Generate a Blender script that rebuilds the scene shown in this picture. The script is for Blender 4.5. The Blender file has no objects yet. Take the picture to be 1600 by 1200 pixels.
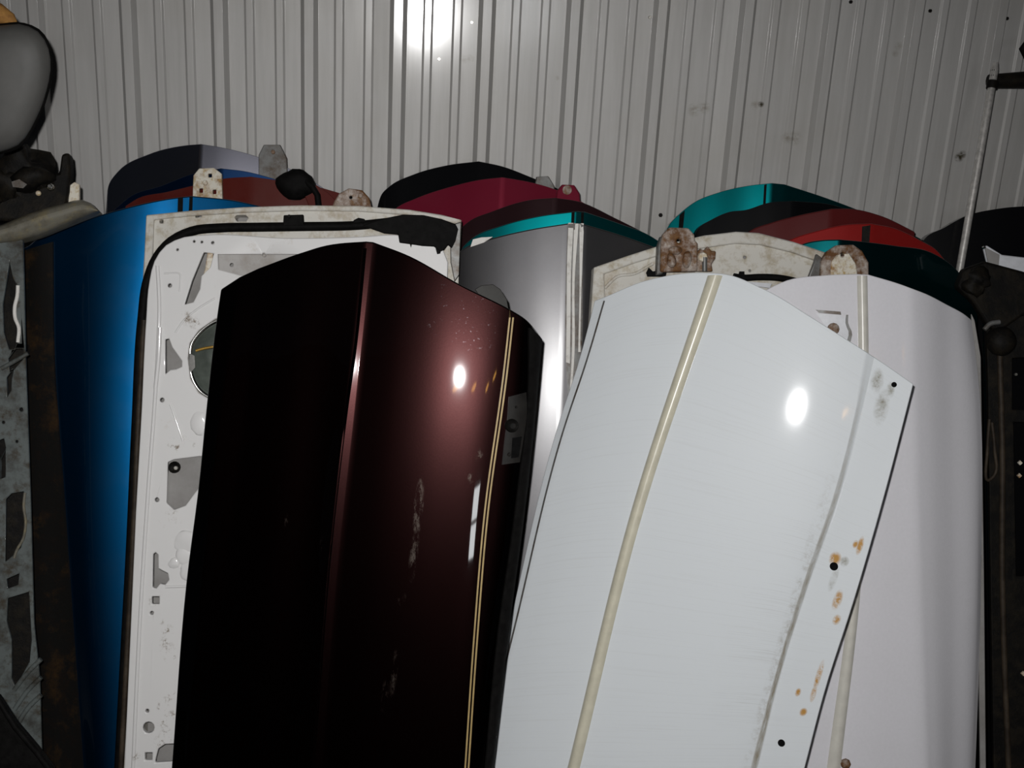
import bpy, bmesh, math, random
import numpy as np
from mathutils import Vector, Matrix
from mathutils.bvhtree import BVHTree
from mathutils.geometry import delaunay_2d_cdt

random.seed(7)
SC = bpy.context.scene
COL = SC.collection

# ------------------------------------------------------------------ camera
FOC = 1756.0                       # focal length in pixels of the 1600x1200 frame
CAM_H = 1.85
YAW, PITCH, ROLL = math.radians(4.8), math.radians(17.5), 0.0542
CAM = Vector((0, 0, CAM_H))
FW = Vector((math.sin(YAW)*math.cos(PITCH), math.cos(YAW)*math.cos(PITCH), -math.sin(PITCH)))
R0 = Vector((math.cos(YAW), -math.sin(YAW), 0)); U0 = R0.cross(FW)
RT = math.cos(ROLL)*R0 + math.sin(ROLL)*U0
UP = -math.sin(ROLL)*R0 + math.cos(ROLL)*U0
cd = bpy.data.cameras.new('camera'); cam = bpy.data.objects.new('camera', cd); COL.objects.link(cam)
cd.sensor_width = 36.0; cd.lens = FOC/1600*36.0; cd.clip_start = 0.02
cam.matrix_world = Matrix(((RT.x, UP.x, -FW.x, CAM.x), (RT.y, UP.y, -FW.y, CAM.y), (RT.z, UP.z, -FW.z, CAM.z), (0, 0, 0, 1)))
SC.camera = cam

# ------------------------------------------------------------------ light
w = bpy.data.worlds.new('world'); SC.world = w; w.use_nodes = True
w.node_tree.nodes['Background'].inputs[0].default_value = (0.55, 0.65, 0.8, 1)
w.node_tree.nodes['Background'].inputs[1].default_value = 0.010
ld = bpy.data.lights.new('camera_flash', 'SPOT'); fl = bpy.data.objects.new('camera_flash', ld); COL.objects.link(fl)
ld.energy = 178; ld.spot_size = math.radians(104); ld.spot_blend = 1.0; ld.shadow_soft_size = 0.012
ld.color = (1.0, 0.992, 0.985)
fl.location = CAM + UP*0.055 - RT*0.04
fl.rotation_euler = (FW - 0.02*RT - 0.10*UP).to_track_quat('-Z', 'Y').to_euler()
vs = SC.view_settings
vs.view_transform = 'Standard'; vs.look = 'None'; vs.gamma = 1.0; vs.use_curve_mapping = False
vs.exposure = 0.0

# ------------------------------------------------------------------ pixel <-> place helpers (used once, to find real positions)
def ray(px, py):
    return (FW*FOC + RT*(px-800) - UP*(py-600)).normalized()
def at_y(px, py, y):
    d = ray(px, py); return CAM + d*(y/d.y)

# ------------------------------------------------------------------ materials
MATS = {}
def _mat(name):
    m = bpy.data.materials.new(name); m.use_nodes = True; MATS[name] = m
    nt = m.node_tree; return m, nt, nt.nodes['Principled BSDF']
def node(nt, t, **kw):
    n = nt.nodes.new(t)
    for k, v in kw.items(): setattr(n, k, v)
    return n
def noise(nt, vec, scale, detail=4, rough=0.6, mapscale=None):
    if mapscale is not None:
        mp = node(nt, 'ShaderNodeMapping'); mp.inputs['Scale'].default_value = mapscale
        nt.links.new(vec, mp.inputs['Vector']); vec = mp.outputs['Vector']
    n = node(nt, 'ShaderNodeTexNoise'); n.inputs['Scale'].default_value = scale
    n.inputs['Detail'].default_value = detail; n.inputs['Roughness'].default_value = rough
    nt.links.new(vec, n.inputs['Vector']); return n.outputs['Fac']
def ramp(nt, fac, stops):
    r = node(nt, 'ShaderNodeValToRGB'); e = r.color_ramp.elements
    while len(e) < len(stops): e.new(0.5)
    for i, (p, c) in enumerate(stops):
        e[i].position = p; e[i].color = (c, c, c, 1) if isinstance(c, (int, float)) else (*c, 1)
    nt.links.new(fac, r.inputs['Fac']); return r.outputs['Color']
def mixc(nt, fac, a, b):
    m = node(nt, 'ShaderNodeMix', data_type='RGBA')
    if isinstance(fac, float): m.inputs['Factor'].default_value = fac
    else: nt.links.new(fac, m.inputs['Factor'])
    for s, v in (('A', a), ('B', b)):
        i = [k for k in m.inputs if k.name == s and k.type == 'RGBA'][0]
        if isinstance(v, tuple): i.default_value = (*v, 1)
        else: nt.links.new(v, i)
    return [o for o in m.outputs if o.type == 'RGBA'][0]
def mth(nt, op, a, b=None, clamp=False):
    m = node(nt, 'ShaderNodeMath', operation=op); m.use_clamp = clamp
    for i, v in enumerate((a, b)):
        if v is None: continue
        if isinstance(v, (int, float)): m.inputs[i].default_value = v
        else: nt.links.new(v, m.inputs[i])
    return m.outputs[0]
def objco(nt):
    return node(nt, 'ShaderNodeTexCoord').outputs['Object']
def bump(nt, b, fac, strength, dist=0.001):
    n = node(nt, 'ShaderNodeBump'); n.inputs['Strength'].default_value = strength; n.inputs['Distance'].default_value = dist
    nt.links.new(fac, n.inputs['Height']); nt.links.new(n.outputs['Normal'], b.inputs['Normal'])

def paint(name, col, metallic=0.0, rough=0.4, coat=1.0, coat_rough=0.04, dust=0.15, dustcol=(0.30, 0.28, 0.25)):
    m, nt, b = _mat(name)
    v = objco(nt)
    n1 = noise(nt, v, 9, 5, 0.65); n2 = noise(nt, v, 160, 2, 0.5)
    f = mth(nt, 'MULTIPLY', ramp(nt, n1, [(0.45, 0.0), (0.75, 1.0)]), dust)
    c0 = mixc(nt, mth(nt, 'MULTIPLY', n2, 0.25), tuple(col), tuple(min(1, c*1.35) for c in col))
    nt.links.new(mixc(nt, f, c0, dustcol), b.inputs['Base Color'])
    b.inputs['Metallic'].default_value = metallic
    b.inputs['Roughness'].default_value = rough
    b.inputs['Specular IOR Level'].default_value = 0.5 if metallic > 0.5 else 0.04
    b.inputs['Coat Weight'].default_value = coat; b.inputs['Coat Roughness'].default_value = coat_rough
    return m
def plain(name, col, metallic=0.0, rough=0.5, spread=0.35, scale=40, bmp=0.0, spec=0.5):
    m, nt, b = _mat(name); v = objco(nt)
    n = noise(nt, v, scale, 5, 0.65)
    lo = tuple(c*(1-spread) for c in col); hi = tuple(min(1, c*(1+spread)) for c in col)
    nt.links.new(mixc(nt, ramp(nt, n, [(0.3, 0.0), (0.7, 1.0)]), lo, hi), b.inputs['Base Color'])
    b.inputs['Metallic'].default_value = metallic; b.inputs['Roughness'].default_value = rough
    b.inputs['Specular IOR Level'].default_value = spec
    if bmp: bump(nt, b, n, bmp, 0.002)
    return m
def patchy(name, base, stain, thr=0.5, width=0.12, scale=25, rough=0.5, metallic=0.0, bmp=0.2, third=None, coat=0.0, spec=0.2):
    """base colour with irregular stains (rust, grime)"""
    m, nt, b = _mat(name); v = objco(nt)
    n = noise(nt, v, scale, 7, 0.7)
    c = mixc(nt, ramp(nt, n, [(max(0, thr-width), 0.0), (min(1, thr+width), 1.0)]), tuple(base), tuple(stain))
    if third is not None:
        n3 = noise(nt, v, scale*2.3, 5, 0.7)
        c = mixc(nt, ramp(nt, n3, [(0.5, 0.0), (0.68, 1.0)]), c, tuple(third))
    nt.links.new(c, b.inputs['Base Color'])
    b.inputs['Roughness'].default_value = rough; b.inputs['Metallic'].default_value = metallic
    b.inputs['Coat Weight'].default_value = coat; b.inputs['Coat Roughness'].default_value = 0.08
    b.inputs['Specular IOR Level'].default_value = spec
    if bmp: bump(nt, b, n, bmp, 0.003)
    return m

def marks(nt, v, pts, edge=None):
    """mask of irregular marks around points given in the object's own coordinates"""
    tot = None
    for p, r in pts:
        d = node(nt, 'ShaderNodeVectorMath', operation='DISTANCE'); nt.links.new(v, d.inputs[0]); d.inputs[1].default_value = tuple(p)
        q = mth(nt, 'SUBTRACT', 1.0, mth(nt, 'DIVIDE', d.outputs['Value'], r), True)
        tot = q if tot is None else mth(nt, 'MAXIMUM', tot, q)
    return tot
# setting materials
def make_wall_mat():
    m, nt, b = _mat('painted_steel_sheet'); v = objco(nt)
    streak = noise(nt, v, 5, 6, 0.65, (9, 9, 0.6))
    blot = noise(nt, v, 2.2, 5, 0.6)
    specks = noise(nt, v, 55, 2, 0.5)
    c = mixc(nt, ramp(nt, streak, [(0.35, 0.0), (0.8, 1.0)]), (0.48, 0.47, 0.455), (0.40, 0.39, 0.375))
    c = mixc(nt, mth(nt, 'MULTIPLY', ramp(nt, blot, [(0.5, 0.0), (0.75, 1.0)]), 0.35), c, (0.36, 0.33, 0.28))
    c = mixc(nt, ramp(nt, specks, [(0.79, 0.0), (0.84, 0.9)]), c, (0.10, 0.08, 0.06))
    nz = ramp(nt, noise(nt, v, 70, 5, 0.7, (1, 1, 1.6)), [(0.36, 0.0), (0.56, 1.0)])
    def mk(lst): return mth(nt, 'MULTIPLY', marks(nt, v, [(at_y(x, y, 3.07), r) for x, y, r in lst]), nz)
    c = mixc(nt, mth(nt, 'MULTIPLY', mk(((1100, 168, .020), (1085, 172, .022), (1242, 216, .024), (1230, 215, .018), (735, 92, .014), (725, 93, .014), (870, 122, .010), (1405, 72, .014), (1400, 84, .012), (1180, 164, .016))), 0.7, True), c, (0.20, 0.17, 0.12))
    c = mixc(nt, mth(nt, 'MULTIPLY', mk(((1500, 246, .016), (1505, 242, .014), (1189, 163, .010))), 1.8, True), c, (0.05, 0.04, 0.02))
    nt.links.new(c, b.inputs['Base Color'])
    b.inputs['Metallic'].default_value = 0.22
    b.inputs['Roughness'].default_value = 0.58
    b.inputs['Specular IOR Level'].default_value = 0.25
    b.inputs['Coat Weight'].default_value = 0.6; b.inputs['Coat Roughness'].default_value = 0.14
    return m
M_WALL = make_wall_mat()
M_FLOOR = patchy('stained_concrete', (0.14, 0.13, 0.12), (0.06, 0.055, 0.05), 0.5, 0.15, 3, 0.85, bmp=0.3)
M_GIRT = plain('dark_backing', (0.06, 0.055, 0.05), 0, 0.9)

M_RUST = patchy('rusty_bracket_steel', (0.42, 0.37, 0.33), (0.12, 0.055, 0.022), 0.47, 0.10, 30, 0.55, 0.0, 0.35, (0.17, 0.085, 0.03))
M_RUSTC = patchy('cream_rust_steel', (0.68, 0.64, 0.55), (0.30, 0.16, 0.05), 0.56, 0.09, 32, 0.45, 0.0, 0.3, (0.45, 0.33, 0.14))
M_STEEL = patchy('bare_grey_steel', (0.17, 0.17, 0.165), (0.09, 0.07, 0.055), 0.55, 0.12, 30, 0.45, 0.4, 0.2)
M_DARKSTEEL = patchy('greasy_black_steel', (0.005, 0.0046, 0.0042), (0.015, 0.012, 0.008), 0.56, 0.12, 30, 0.6, 0.0, 0.8, None, 0.0, 0.12)
M_BOLT = plain('zinc_bolt', (0.55, 0.53, 0.48), 0.9, 0.3)
M_HOLE = plain('hole_shadow', (0.006, 0.006, 0.006), 0, 0.9, 0.35, 40, 0.0, 0.0)
M_RUBBER = plain('black_rubber', (0.0055, 0.0052, 0.005), 0, 0.6, 0.4, 60, 0.5, 0.04)
M_RUBBERB = patchy('dusty_brown_rubber', (0.022, 0.016, 0.011), (0.06, 0.045, 0.03), 0.55, 0.15, 18, 0.6)
M_CHROME = plain('worn_chrome', (0.62, 0.61, 0.58), 1.0, 0.22, 0.25, 50)
M_ROD = plain('scuffed_bright_steel', (0.55, 0.53, 0.50), 0.45, 0.42, 0.3, 60)
M_TAPE = patchy('white_tape', (0.72, 0.70, 0.66), (0.45, 0.42, 0.38), 0.62, 0.1, 40, 0.6)
M_GREY_PLASTIC = plain('grey_vinyl', (0.085, 0.083, 0.078), 0, 0.6, 0.2, 6, 0.1)
M_FOAM = patchy('tan_foam', (0.42, 0.22, 0.06), (0.20, 0.09, 0.03), 0.5, 0.15, 30, 0.8)
M_GOLD = plain('gold_pinstripe', (0.34, 0.24, 0.10), 0.1, 0.4, 0.15)
M_IVORY = plain('yellowed_ivory_trim', (0.56, 0.53, 0.42), 0, 0.28, 0.10, 30)
M_PALETRIM = plain('pale_ivory_trim', (0.60, 0.58, 0.52), 0, 0.3, 0.08, 30)
M_CONE = plain('speaker_cone_grey', (0.10, 0.115, 0.10), 0, 0.25, 0.35, 14)
M_WIRE = plain('brass_wire', (0.60, 0.36, 0.08), 0.7, 0.3)
M_WHITEPLATE = plain('white_plastic', (0.62, 0.63, 0.66), 0, 0.4, 0.1)
M_SMOKE = plain('smoked_plastic', (0.018, 0.017, 0.014), 0, 0.35, 0.3, 40, 0.0, 0.1)

# ------------------------------------------------------------------ object helpers
def tag(o, label=None, cat=None, group=None, kind=None):
    if label: o['label'] = label
    if cat: o['category'] = cat
    if group: o['group'] = group
    if kind: o['kind'] = kind
    return o
def empty(name, loc):
    o = bpy.data.objects.new(name, None); COL.objects.link(o); o.location = loc
    o.empty_display_size = 0.05; return o
def root_of(o):
    while o.parent: o = o.parent
    return o
def build(name, verts, faces, mat, parent=None, smooth=True, angle=28, bevel=0.0, uvs=None, label=None):
    """verts in world coordinates; parts are stored relative to their thing"""
    off = root_of(parent).location if parent else Vector((0, 0, 0))
    me = bpy.data.meshes.new(name)
    me.from_pydata([tuple(Vector(v)-off) for v in verts], [], faces)
    if uvs is not None:
        ul = me.uv_layers.new(name='st')
        for l in me.loops: ul.data[l.index].uv = uvs[l.vertex_index]
    bm = bmesh.new(); bm.from_mesh(me); bmesh.ops.recalc_face_normals(bm, faces=bm.faces); bm.to_mesh(me); bm.free()
    if smooth:
        for p in me.polygons: p.use_smooth = True
        me.set_sharp_from_angle(angle=math.radians(angle))
    me.materials.append(mat)
    o = bpy.data.objects.new(name, me); COL.objects.link(o)
    if parent: o.parent = parent
    if bevel:
        b = o.modifiers.new('bevel', 'BEVEL'); b.width = bevel; b.segments = 2; b.limit_method = 'ANGLE'; b.angle_limit = math.radians(40)
    if label: o['label'] = label
    return o

def catmull(xs, ys, xq):
    xs = np.asarray(xs, float); ys = np.asarray(ys, float); xq = np.asarray(xq, float)
    if len(xs) == 2: return ys[0] + (ys[1]-ys[0])*((xq-xs[0])/(xs[1]-xs[0])).reshape(-1, *([1]*(ys.ndim-1)))
    d = (ys[1:]-ys[:-1])/((xs[1:]-xs[:-1]).reshape(-1, *([1]*(ys.ndim-1))))
    h = (xs[1:]-xs[:-1]).reshape(-1, *([1]*(ys.ndim-1)))
    m = np.empty_like(ys); m[0] = d[0]; m[-1] = d[-1]
    m[1:-1] = (d[:-1]*h[1:]+d[1:]*h[:-1])/(h[1:]+h[:-1])
    i = np.clip(np.searchsorted(xs, xq, side='right')-1, 0, len(xs)-2)
    hh = xs[i+1]-xs[i]; t = (xq-xs[i])/hh
    sh = (-1, *([1]*(ys.ndim-1)))
    t = t.reshape(sh); hh = hh.reshape(sh)
    return ((2*t**3-3*t**2+1)*ys[i] + (t**3-2*t**2+t)*hh*m[i] + (-2*t**3+3*t**2)*ys[i+1] + (t**3-t**2)*hh*m[i+1])
def smooth_path(pts, n, closed=False):
    p = [tuple(q) for q in pts]
    if closed: p = p + [p[0]]
    p = np.array(p, float)
    s = np.concatenate([[0], np.cumsum(np.linalg.norm(p[1:]-p[:-1], axis=1)+1e-9)])
    q = catmull(s, p, np.linspace(0, s[-1], n))
    return q[:-1] if closed else q

class Plane:
    """a leaning plane: passes through height 1.4 at depth d (on the line x = xp); lean = top away, yaw = normal towards +x"""
    def __init__(self, d, lean=16.5, yaw=0.0, xp=0.0):
        a, y = math.radians(lean), math.radians(yaw)
        self.O = Vector((xp, d, 1.4))
        Rz = Matrix.Rotation(y, 3, 'Z')
        self.n = Rz @ Vector((0, -math.cos(a), math.sin(a)))
        self.eu = Rz @ Vector((1, 0, 0)); self.ev = Rz @ Vector((0, math.sin(a), math.cos(a)))
    def uv(self, px, py, w=0.0):
        d = ray(px, py); P0 = self.O + self.n*w
        t = (P0-CAM).dot(self.n)/d.dot(self.n); q = CAM + d*t - self.O
        return q.dot(self.eu), q.dot(self.ev)
    def pt(self, u, v, w=0.0):
        return self.O + self.eu*u + self.ev*v + self.n*w
    def px(self, px, py, w=0.0):
        return self.pt(*self.uv(px, py, w), w)
    def vfloor(self, w=0.0):
        return (0.002 - self.O.z - w*self.n.z)/self.ev.z

def skin(pl, cols, thick=0.025, rows=22, sub=7):
    """cols: list of (pixel points down the column, depth offset w, crease flag); returns grid of points and st coordinates.
    The columns go on in a straight line down to the floor."""
    C = []
    for pts, wv, cr in cols:
        ys = [p[1] for p in pts]; xs = [p[0] for p in pts]
        yq = np.linspace(ys[0], ys[-1], rows)
        xq = catmull(ys, xs, yq)
        L = [pl.uv(x, y, wv) for x, y in zip(xq, yq)]
        k = max(1, rows//3)
        du = (L[-1][0]-L[-1-k][0])/(L[-1][1]-L[-1-k][1])
        vf = pl.vfloor(wv); v0 = L[-1][1]; ext = []
        if vf < v0-0.004:
            for j in range(1, 4):
                v = v0+(vf-v0)*j/3; ext.append((L[-1][0]+du*(v-v0), v))
        else: ext = [(L[-1][0], v0-0.001*j) for j in range(1, 4)]
        C.append(np.array([(u, v, wv) for u, v in L+ext]))
    C = np.array(C)                                   # col,row,3
    nr = C.shape[1]
    s = np.concatenate([[0], np.cumsum(np.linalg.norm((C[1:, :, :]-C[:-1, :, :])[:, nr//3], axis=1)+1e-6)])
    breaks = [0]+[i for i in range(1, len(cols)-1) if cols[i][2]]+[len(cols)-1]
    G = []; S = []
    for a, b in zip(breaks[:-1], breaks[1:]):
        q = []
        for i in range(a, b):
            q += list(np.linspace(s[i], s[i+1], sub, endpoint=False))
        if b == len(cols)-1: q.append(s[b])
        G.append(catmull(s[a:b+1], C[a:b+1], np.array(q))); S += q
    G = np.concatenate(G); S = np.array(S)/s[-1]
    nc = G.shape[0]
    V = []; UV = []; F = []
    for side in (0, 1):
        for i in range(nc):
            for j in range(nr):
                u, v, wv = G[i, j]
                V.append(pl.pt(u, v, wv-(thick if side else 0))); UV.append((S[i], j/(nr-1)))
    N = nc*nr
    idx = lambda sd, i, j: sd*N+i*nr+j
    for i in range(nc-1):
        for j in range(nr-1):
            F.append((idx(0, i, j), idx(0, i, j+1), idx(0, i+1, j+1), idx(0, i+1, j)))
            F.append((idx(1, i, j), idx(1, i+1, j), idx(1, i+1, j+1), idx(1, i, j+1)))
    for i in range(nc-1):
        for j in (0, nr-1): F.append((idx(0, i, j), idx(0, i+1, j), idx(1, i+1, j), idx(1, i, j)))
    for j in range(nr-1):
        for i in (0, nc-1): F.append((idx(0, i, j), idx(1, i, j), idx(1, i, j+1), idx(0, i, j+1)))
    return V, F, UV

class Door:
    def __init__(self, label, pl, group=None, name='car_door'):
        self.pl = pl
        base = pl.pt(0, pl.vfloor(0), 0)
        self.root = empty(name, (base.x, base.y, 0.0)); tag(self.root, label, 'car door', group or 'used car doors standing on end in the stacks')
        self.bvh = None
    def center(self, V):
        """move the empty to the base of the thing before any part is built"""
        xs = [v.x for v in V]; ys = [v.y for v in V]
        self.root.location = ((min(xs)+max(xs))/2, min(ys)+0.03, 0)
    def add_skin(self, cols, mat, thick=0.025, name='outer_skin', bevel=0.003, **k):
        V, F, UV = skin(self.pl, cols, thick, **k)
        self.center(V)
        self.bvh = BVHTree.FromPolygons([tuple(v) for v in V], F)
        self.V, self.F, self.UV = V, F, UV
        self.skin = build(name, V, F, mat, self.root, uvs=UV, bevel=bevel)
        return self.skin
    def hit(self, px, py):
        d = ray(px, py); loc, nor, i, _ = self.bvh.ray_cast(CAM, d)
        if loc is None:
            loc, nor, i, _ = self.bvh.find_nearest(self.pl.px(px, py))
        if nor.dot(d) > 0: nor = -nor
        return loc, nor, i
    def st(self, px, py):
        loc, nor, i = self.hit(px, py)
        best = min(self.F[i], key=lambda k: (self.V[k]-loc).length)
        return self.UV[best]
    def patch(self, name, left, right, h, mat, parent=None, rows=40, across=4, crown=0.0, ext=True, thick=None, label=None, bevel=0):
        """strip lying on the skin between two pixel lines, raised by h (+ crown in the middle)"""
        yl = np.linspace(left[0][1], left[-1][1], rows); yr = np.linspace(right[0][1], right[-1][1], rows)
        xl = catmull([p[1] for p in left], [p[0] for p in left], yl); xr = catmull([p[1] for p in right], [p[0] for p in right], yr)
        top = []; bot = []
        for j in range(rows):
            for i in range(across+1):
                t = i/across
                loc, nor, _ = self.hit(xl[j]*(1-t)+xr[j]*t, yl[j]*(1-t)+yr[j]*t)
                top.append(loc+nor*(h+crown*math.sin(math.pi*t)**0.7)); bot.append(loc-nor*0.0015)
        if ext and left[-1][1] >= 1190:
            for i in range(across+1):
                k = (rows-1)*(across+1)+i; k0 = (rows-8)*(across+1)+i
                d = top[k]-top[k0]
                f = max(0.0, (top[k].z-0.004)/max(1e-6, -d.z))
                top.append(top[k]+d*f); bot.append(bot[k]+d*f)
            rows += 1
        n = across+1; N = rows*n; F = []
        for j in range(rows-1):
            for i in range(across):
                a = j*n+i; F.append((a, a+1, a+n+1, a+n)); F.append((N+a, N+a+n, N+a+n+1, N+a+1))
        for j in range(rows-1):
            for i in (0, across): a = j*n+i; F.append((a, a+n, N+a+n, N+a))
        for i in range(across):
            for j in (0, rows-1): a = j*n+i; F.append((a, a+1, N+a+1, N+a))
        return build(name, top+bot, F, mat, parent or self.root, label=label, bevel=bevel)
    # flat sheet-metal pieces cut to an outline in the door's plane
    def plate(self, name, outer, mat, w=0.0, thick=0.004, holes=(), parent=None, smooth_n=0, bevel=0.0, label=None, hole_n=0):
        return plate(self.pl, name, outer, mat, w, thick, holes, parent or self.root, smooth_n, bevel, label, hole_n)
    def tube(self, name, pts, r, mat, w=0.0, parent=None, n=60, sides=8, label=None, squash=1.0, toground=False):
        P = [self.pl.px(x, y, w) for x, y in smooth_path(pts, n)]
        if toground:
            d = (P[-1]-P[-6]).normalized(); P.append(P[-1]+d*((P[-1].z-r-0.003)/-d.z))
        return tube(name, P, r, mat, parent or self.root, sides, label)
    def bolt(self, px, py, r, mat=None, w=0.0, h=0.006, name='bolt', parent=None, on_skin=False, sides=6, dome=False, label=None):
        if on_skin: c, n, _ = self.hit(px, py)
        else: c, n = self.pl.px(px, py, w), self.pl.n
        return disc(name, c, n, r, h, mat or M_BOLT, parent or self.root, sides, dome, label)

def plate(pl, name, outer, mat, w, thick, holes, parent, smooth_n=0, bevel=0.0, label=None, hole_n=0):
    def loop(pts, sn):
        q = [p for p in pts]
        if sn: q = [tuple(a) for a in smooth_path(q, sn, True)]
        out = []
        for x, y in q:
            if y >= 1201:
                u, v = pl.uv(x, 1200, w); u2, v2 = pl.uv(x, 1190, w)
                out.append((u, pl.vfloor(w-thick if thick < 0 else w)))
            else: out.append(pl.uv(x, y, w))
        return out
    loops = [loop(outer, smooth_n)]+[loop(h, hole_n) for h in holes]
    V2 = []; E2 = []
    for L in loops:
        k = len(V2); V2 += [Vector(p) for p in L]; E2 += [(k+i, k+(i+1) % len(L)) for i in range(len(L))]
    def inside(p, L):
        c = False
        for i in range(len(L)):
            (x1, y1), (x2, y2) = L[i-1], L[i]
            if (y1 > p[1]) != (y2 > p[1]) and p[0] < (x2-x1)*(p[1]-y1)/(y2-y1)+x1: c = not c
        return c
    cv, ce, cf, ov, _, _ = delaunay_2d_cdt(V2, E2, [], 0, 1e-7)
    back_ix = {}
    for i, o in enumerate(ov):
        if o: back_ix[i] = o[0]
    tris = []
    for f in cf:
        if any(i not in back_ix for i in f): continue
        c = (sum(cv[i].x for i in f)/3, sum(cv[i].y for i in f)/3)
        if inside(c, loops[0]) and not any(inside(c, L) for L in loops[1:]): tris.append([back_ix[i] for i in f])
    N = len(V2)
    V = [pl.pt(p.x, p.y, w) for p in V2]+[pl.pt(p.x, p.y, w-thick) for p in V2]
    F = [tuple(t) for t in tris]+[tuple(N+i for i in reversed(t)) for t in tris]
    k = 0
    for L in loops:
        m = len(L)
        for i in range(m): a, b = k+i, k+(i+1) % m; F.append((a, b, N+b, N+a))
        k += m
    return build(name, V, F, mat, parent, smooth=True, angle=30, bevel=bevel, label=label)

def tube(name, P, r, mat, parent, sides=8, label=None, caps=True):
    P = [Vector(p) for p in P]; rr = r if isinstance(r, (list, tuple)) else [r]*len(P)
    V = []; F = []; prev = None
    for i, p in enumerate(P):
        t = (P[min(i+1, len(P)-1)]-P[max(i-1, 0)]).normalized()
        a = prev if prev is not None else (Vector((0, 0, 1)) if abs(t.z) < 0.9 else Vector((0, 1, 0)))
        a = (a-t*a.dot(t)).normalized(); b = t.cross(a); prev = a
        for k in range(sides):
            g = 2*math.pi*k/sides; V.append(p+(a*math.cos(g)+b*math.sin(g))*rr[i])
    for i in range(len(P)-1):
        for k in range(sides):
            F.append((i*sides+k, i*sides+(k+1) % sides, (i+1)*sides+(k+1) % sides, (i+1)*sides+k))
    F.append(tuple(range(sides))); F.append(tuple((len(P)-1)*sides+k for k in range(sides)))
    return build(name, V, F, mat, parent, angle=50, label=label)

def frame(n):
    a = Vector((1, 0, 0)) if abs(n.x) < 0.8 else Vector((0, 0, 1))
    a = (a-n*a.dot(n)).normalized(); return a, n.cross(a)
def disc(name, c, n, r, h, mat, parent, sides=12, dome=False, label=None):
    a, b = frame(n); V = []; F = []
    prof = [(1, 0), (1, 0.7), (0.82, 1.0)] if not dome else [(1, 0), (0.96, 0.35), (0.75, 0.75), (0.4, 0.97)]
    for rr, hh in prof:
        for k in range(sides):
            g = 2*math.pi*k/sides; V.append(c+(a*math.cos(g)+b*math.sin(g))*r*rr+n*h*hh)
    for j in range(len(prof)-1):
        for k in range(sides):
            F.append((j*sides+k, j*sides+(k+1) % sides, (j+1)*sides+(k+1) % sides, (j+1)*sides+k))
    F.append(tuple(range(sides))); F.append(tuple((len(prof)-1)*sides+k for k in range(sides)))
    return build(name, V, F, mat, parent, label=label, angle=35)
def blob(name, c, rad, mat, parent, seed=0, amp=0.25, axes=None, label=None):
    """a lumpy rounded piece"""
    bm = bmesh.new(); bmesh.ops.create_icosphere(bm, subdivisions=3, radius=1)
    rnd = random.Random(seed); K = [(Vector((rnd.uniform(-1, 1), rnd.uniform(-1, 1), rnd.uniform(-1, 1))).normalized(), rnd.uniform(2, 5), rnd.uniform(0, 6)) for _ in range(5)]
    ax = axes or (Vector((1, 0, 0)), Vector((0, 1, 0)), Vector((0, 0, 1)))
    V = []
    for v in bm.verts:
        p = v.co.normalized(); s = 1+amp*sum(math.sin(k.dot(p)*f+o) for k, f, o in K)/3+amp*0.35*math.sin(9*p.x+seed)*math.sin(8*p.y)*math.sin(7*p.z+1)
        V.append(c+ax[0]*p.x*rad[0]*s+ax[1]*p.y*rad[1]*s+ax[2]*p.z*rad[2]*s)
    F = [tuple(x.index for x in f.verts) for f in bm.faces]; bm.free()
    return build(name, V, F, mat, parent, angle=60, label=label)
def box(name, c, half, axes, mat, parent, bevel=0.003, label=None, taper=1.0):
    V = []
    for sx in (-1, 1):
        for sy in (-1, 1):
            for sz in (-1, 1):
                t = taper if sz > 0 else 1
                V.append(c+axes[0]*half[0]*sx*t+axes[1]*half[1]*sy*t+axes[2]*half[2]*sz)
    F = [(0, 1, 3, 2), (4, 6, 7, 5), (0, 4, 5, 1), (2, 3, 7, 6), (0, 2, 6, 4), (1, 5, 7, 3)]
    return build(name, V, F, mat, parent, bevel=bevel, label=label)

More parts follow.
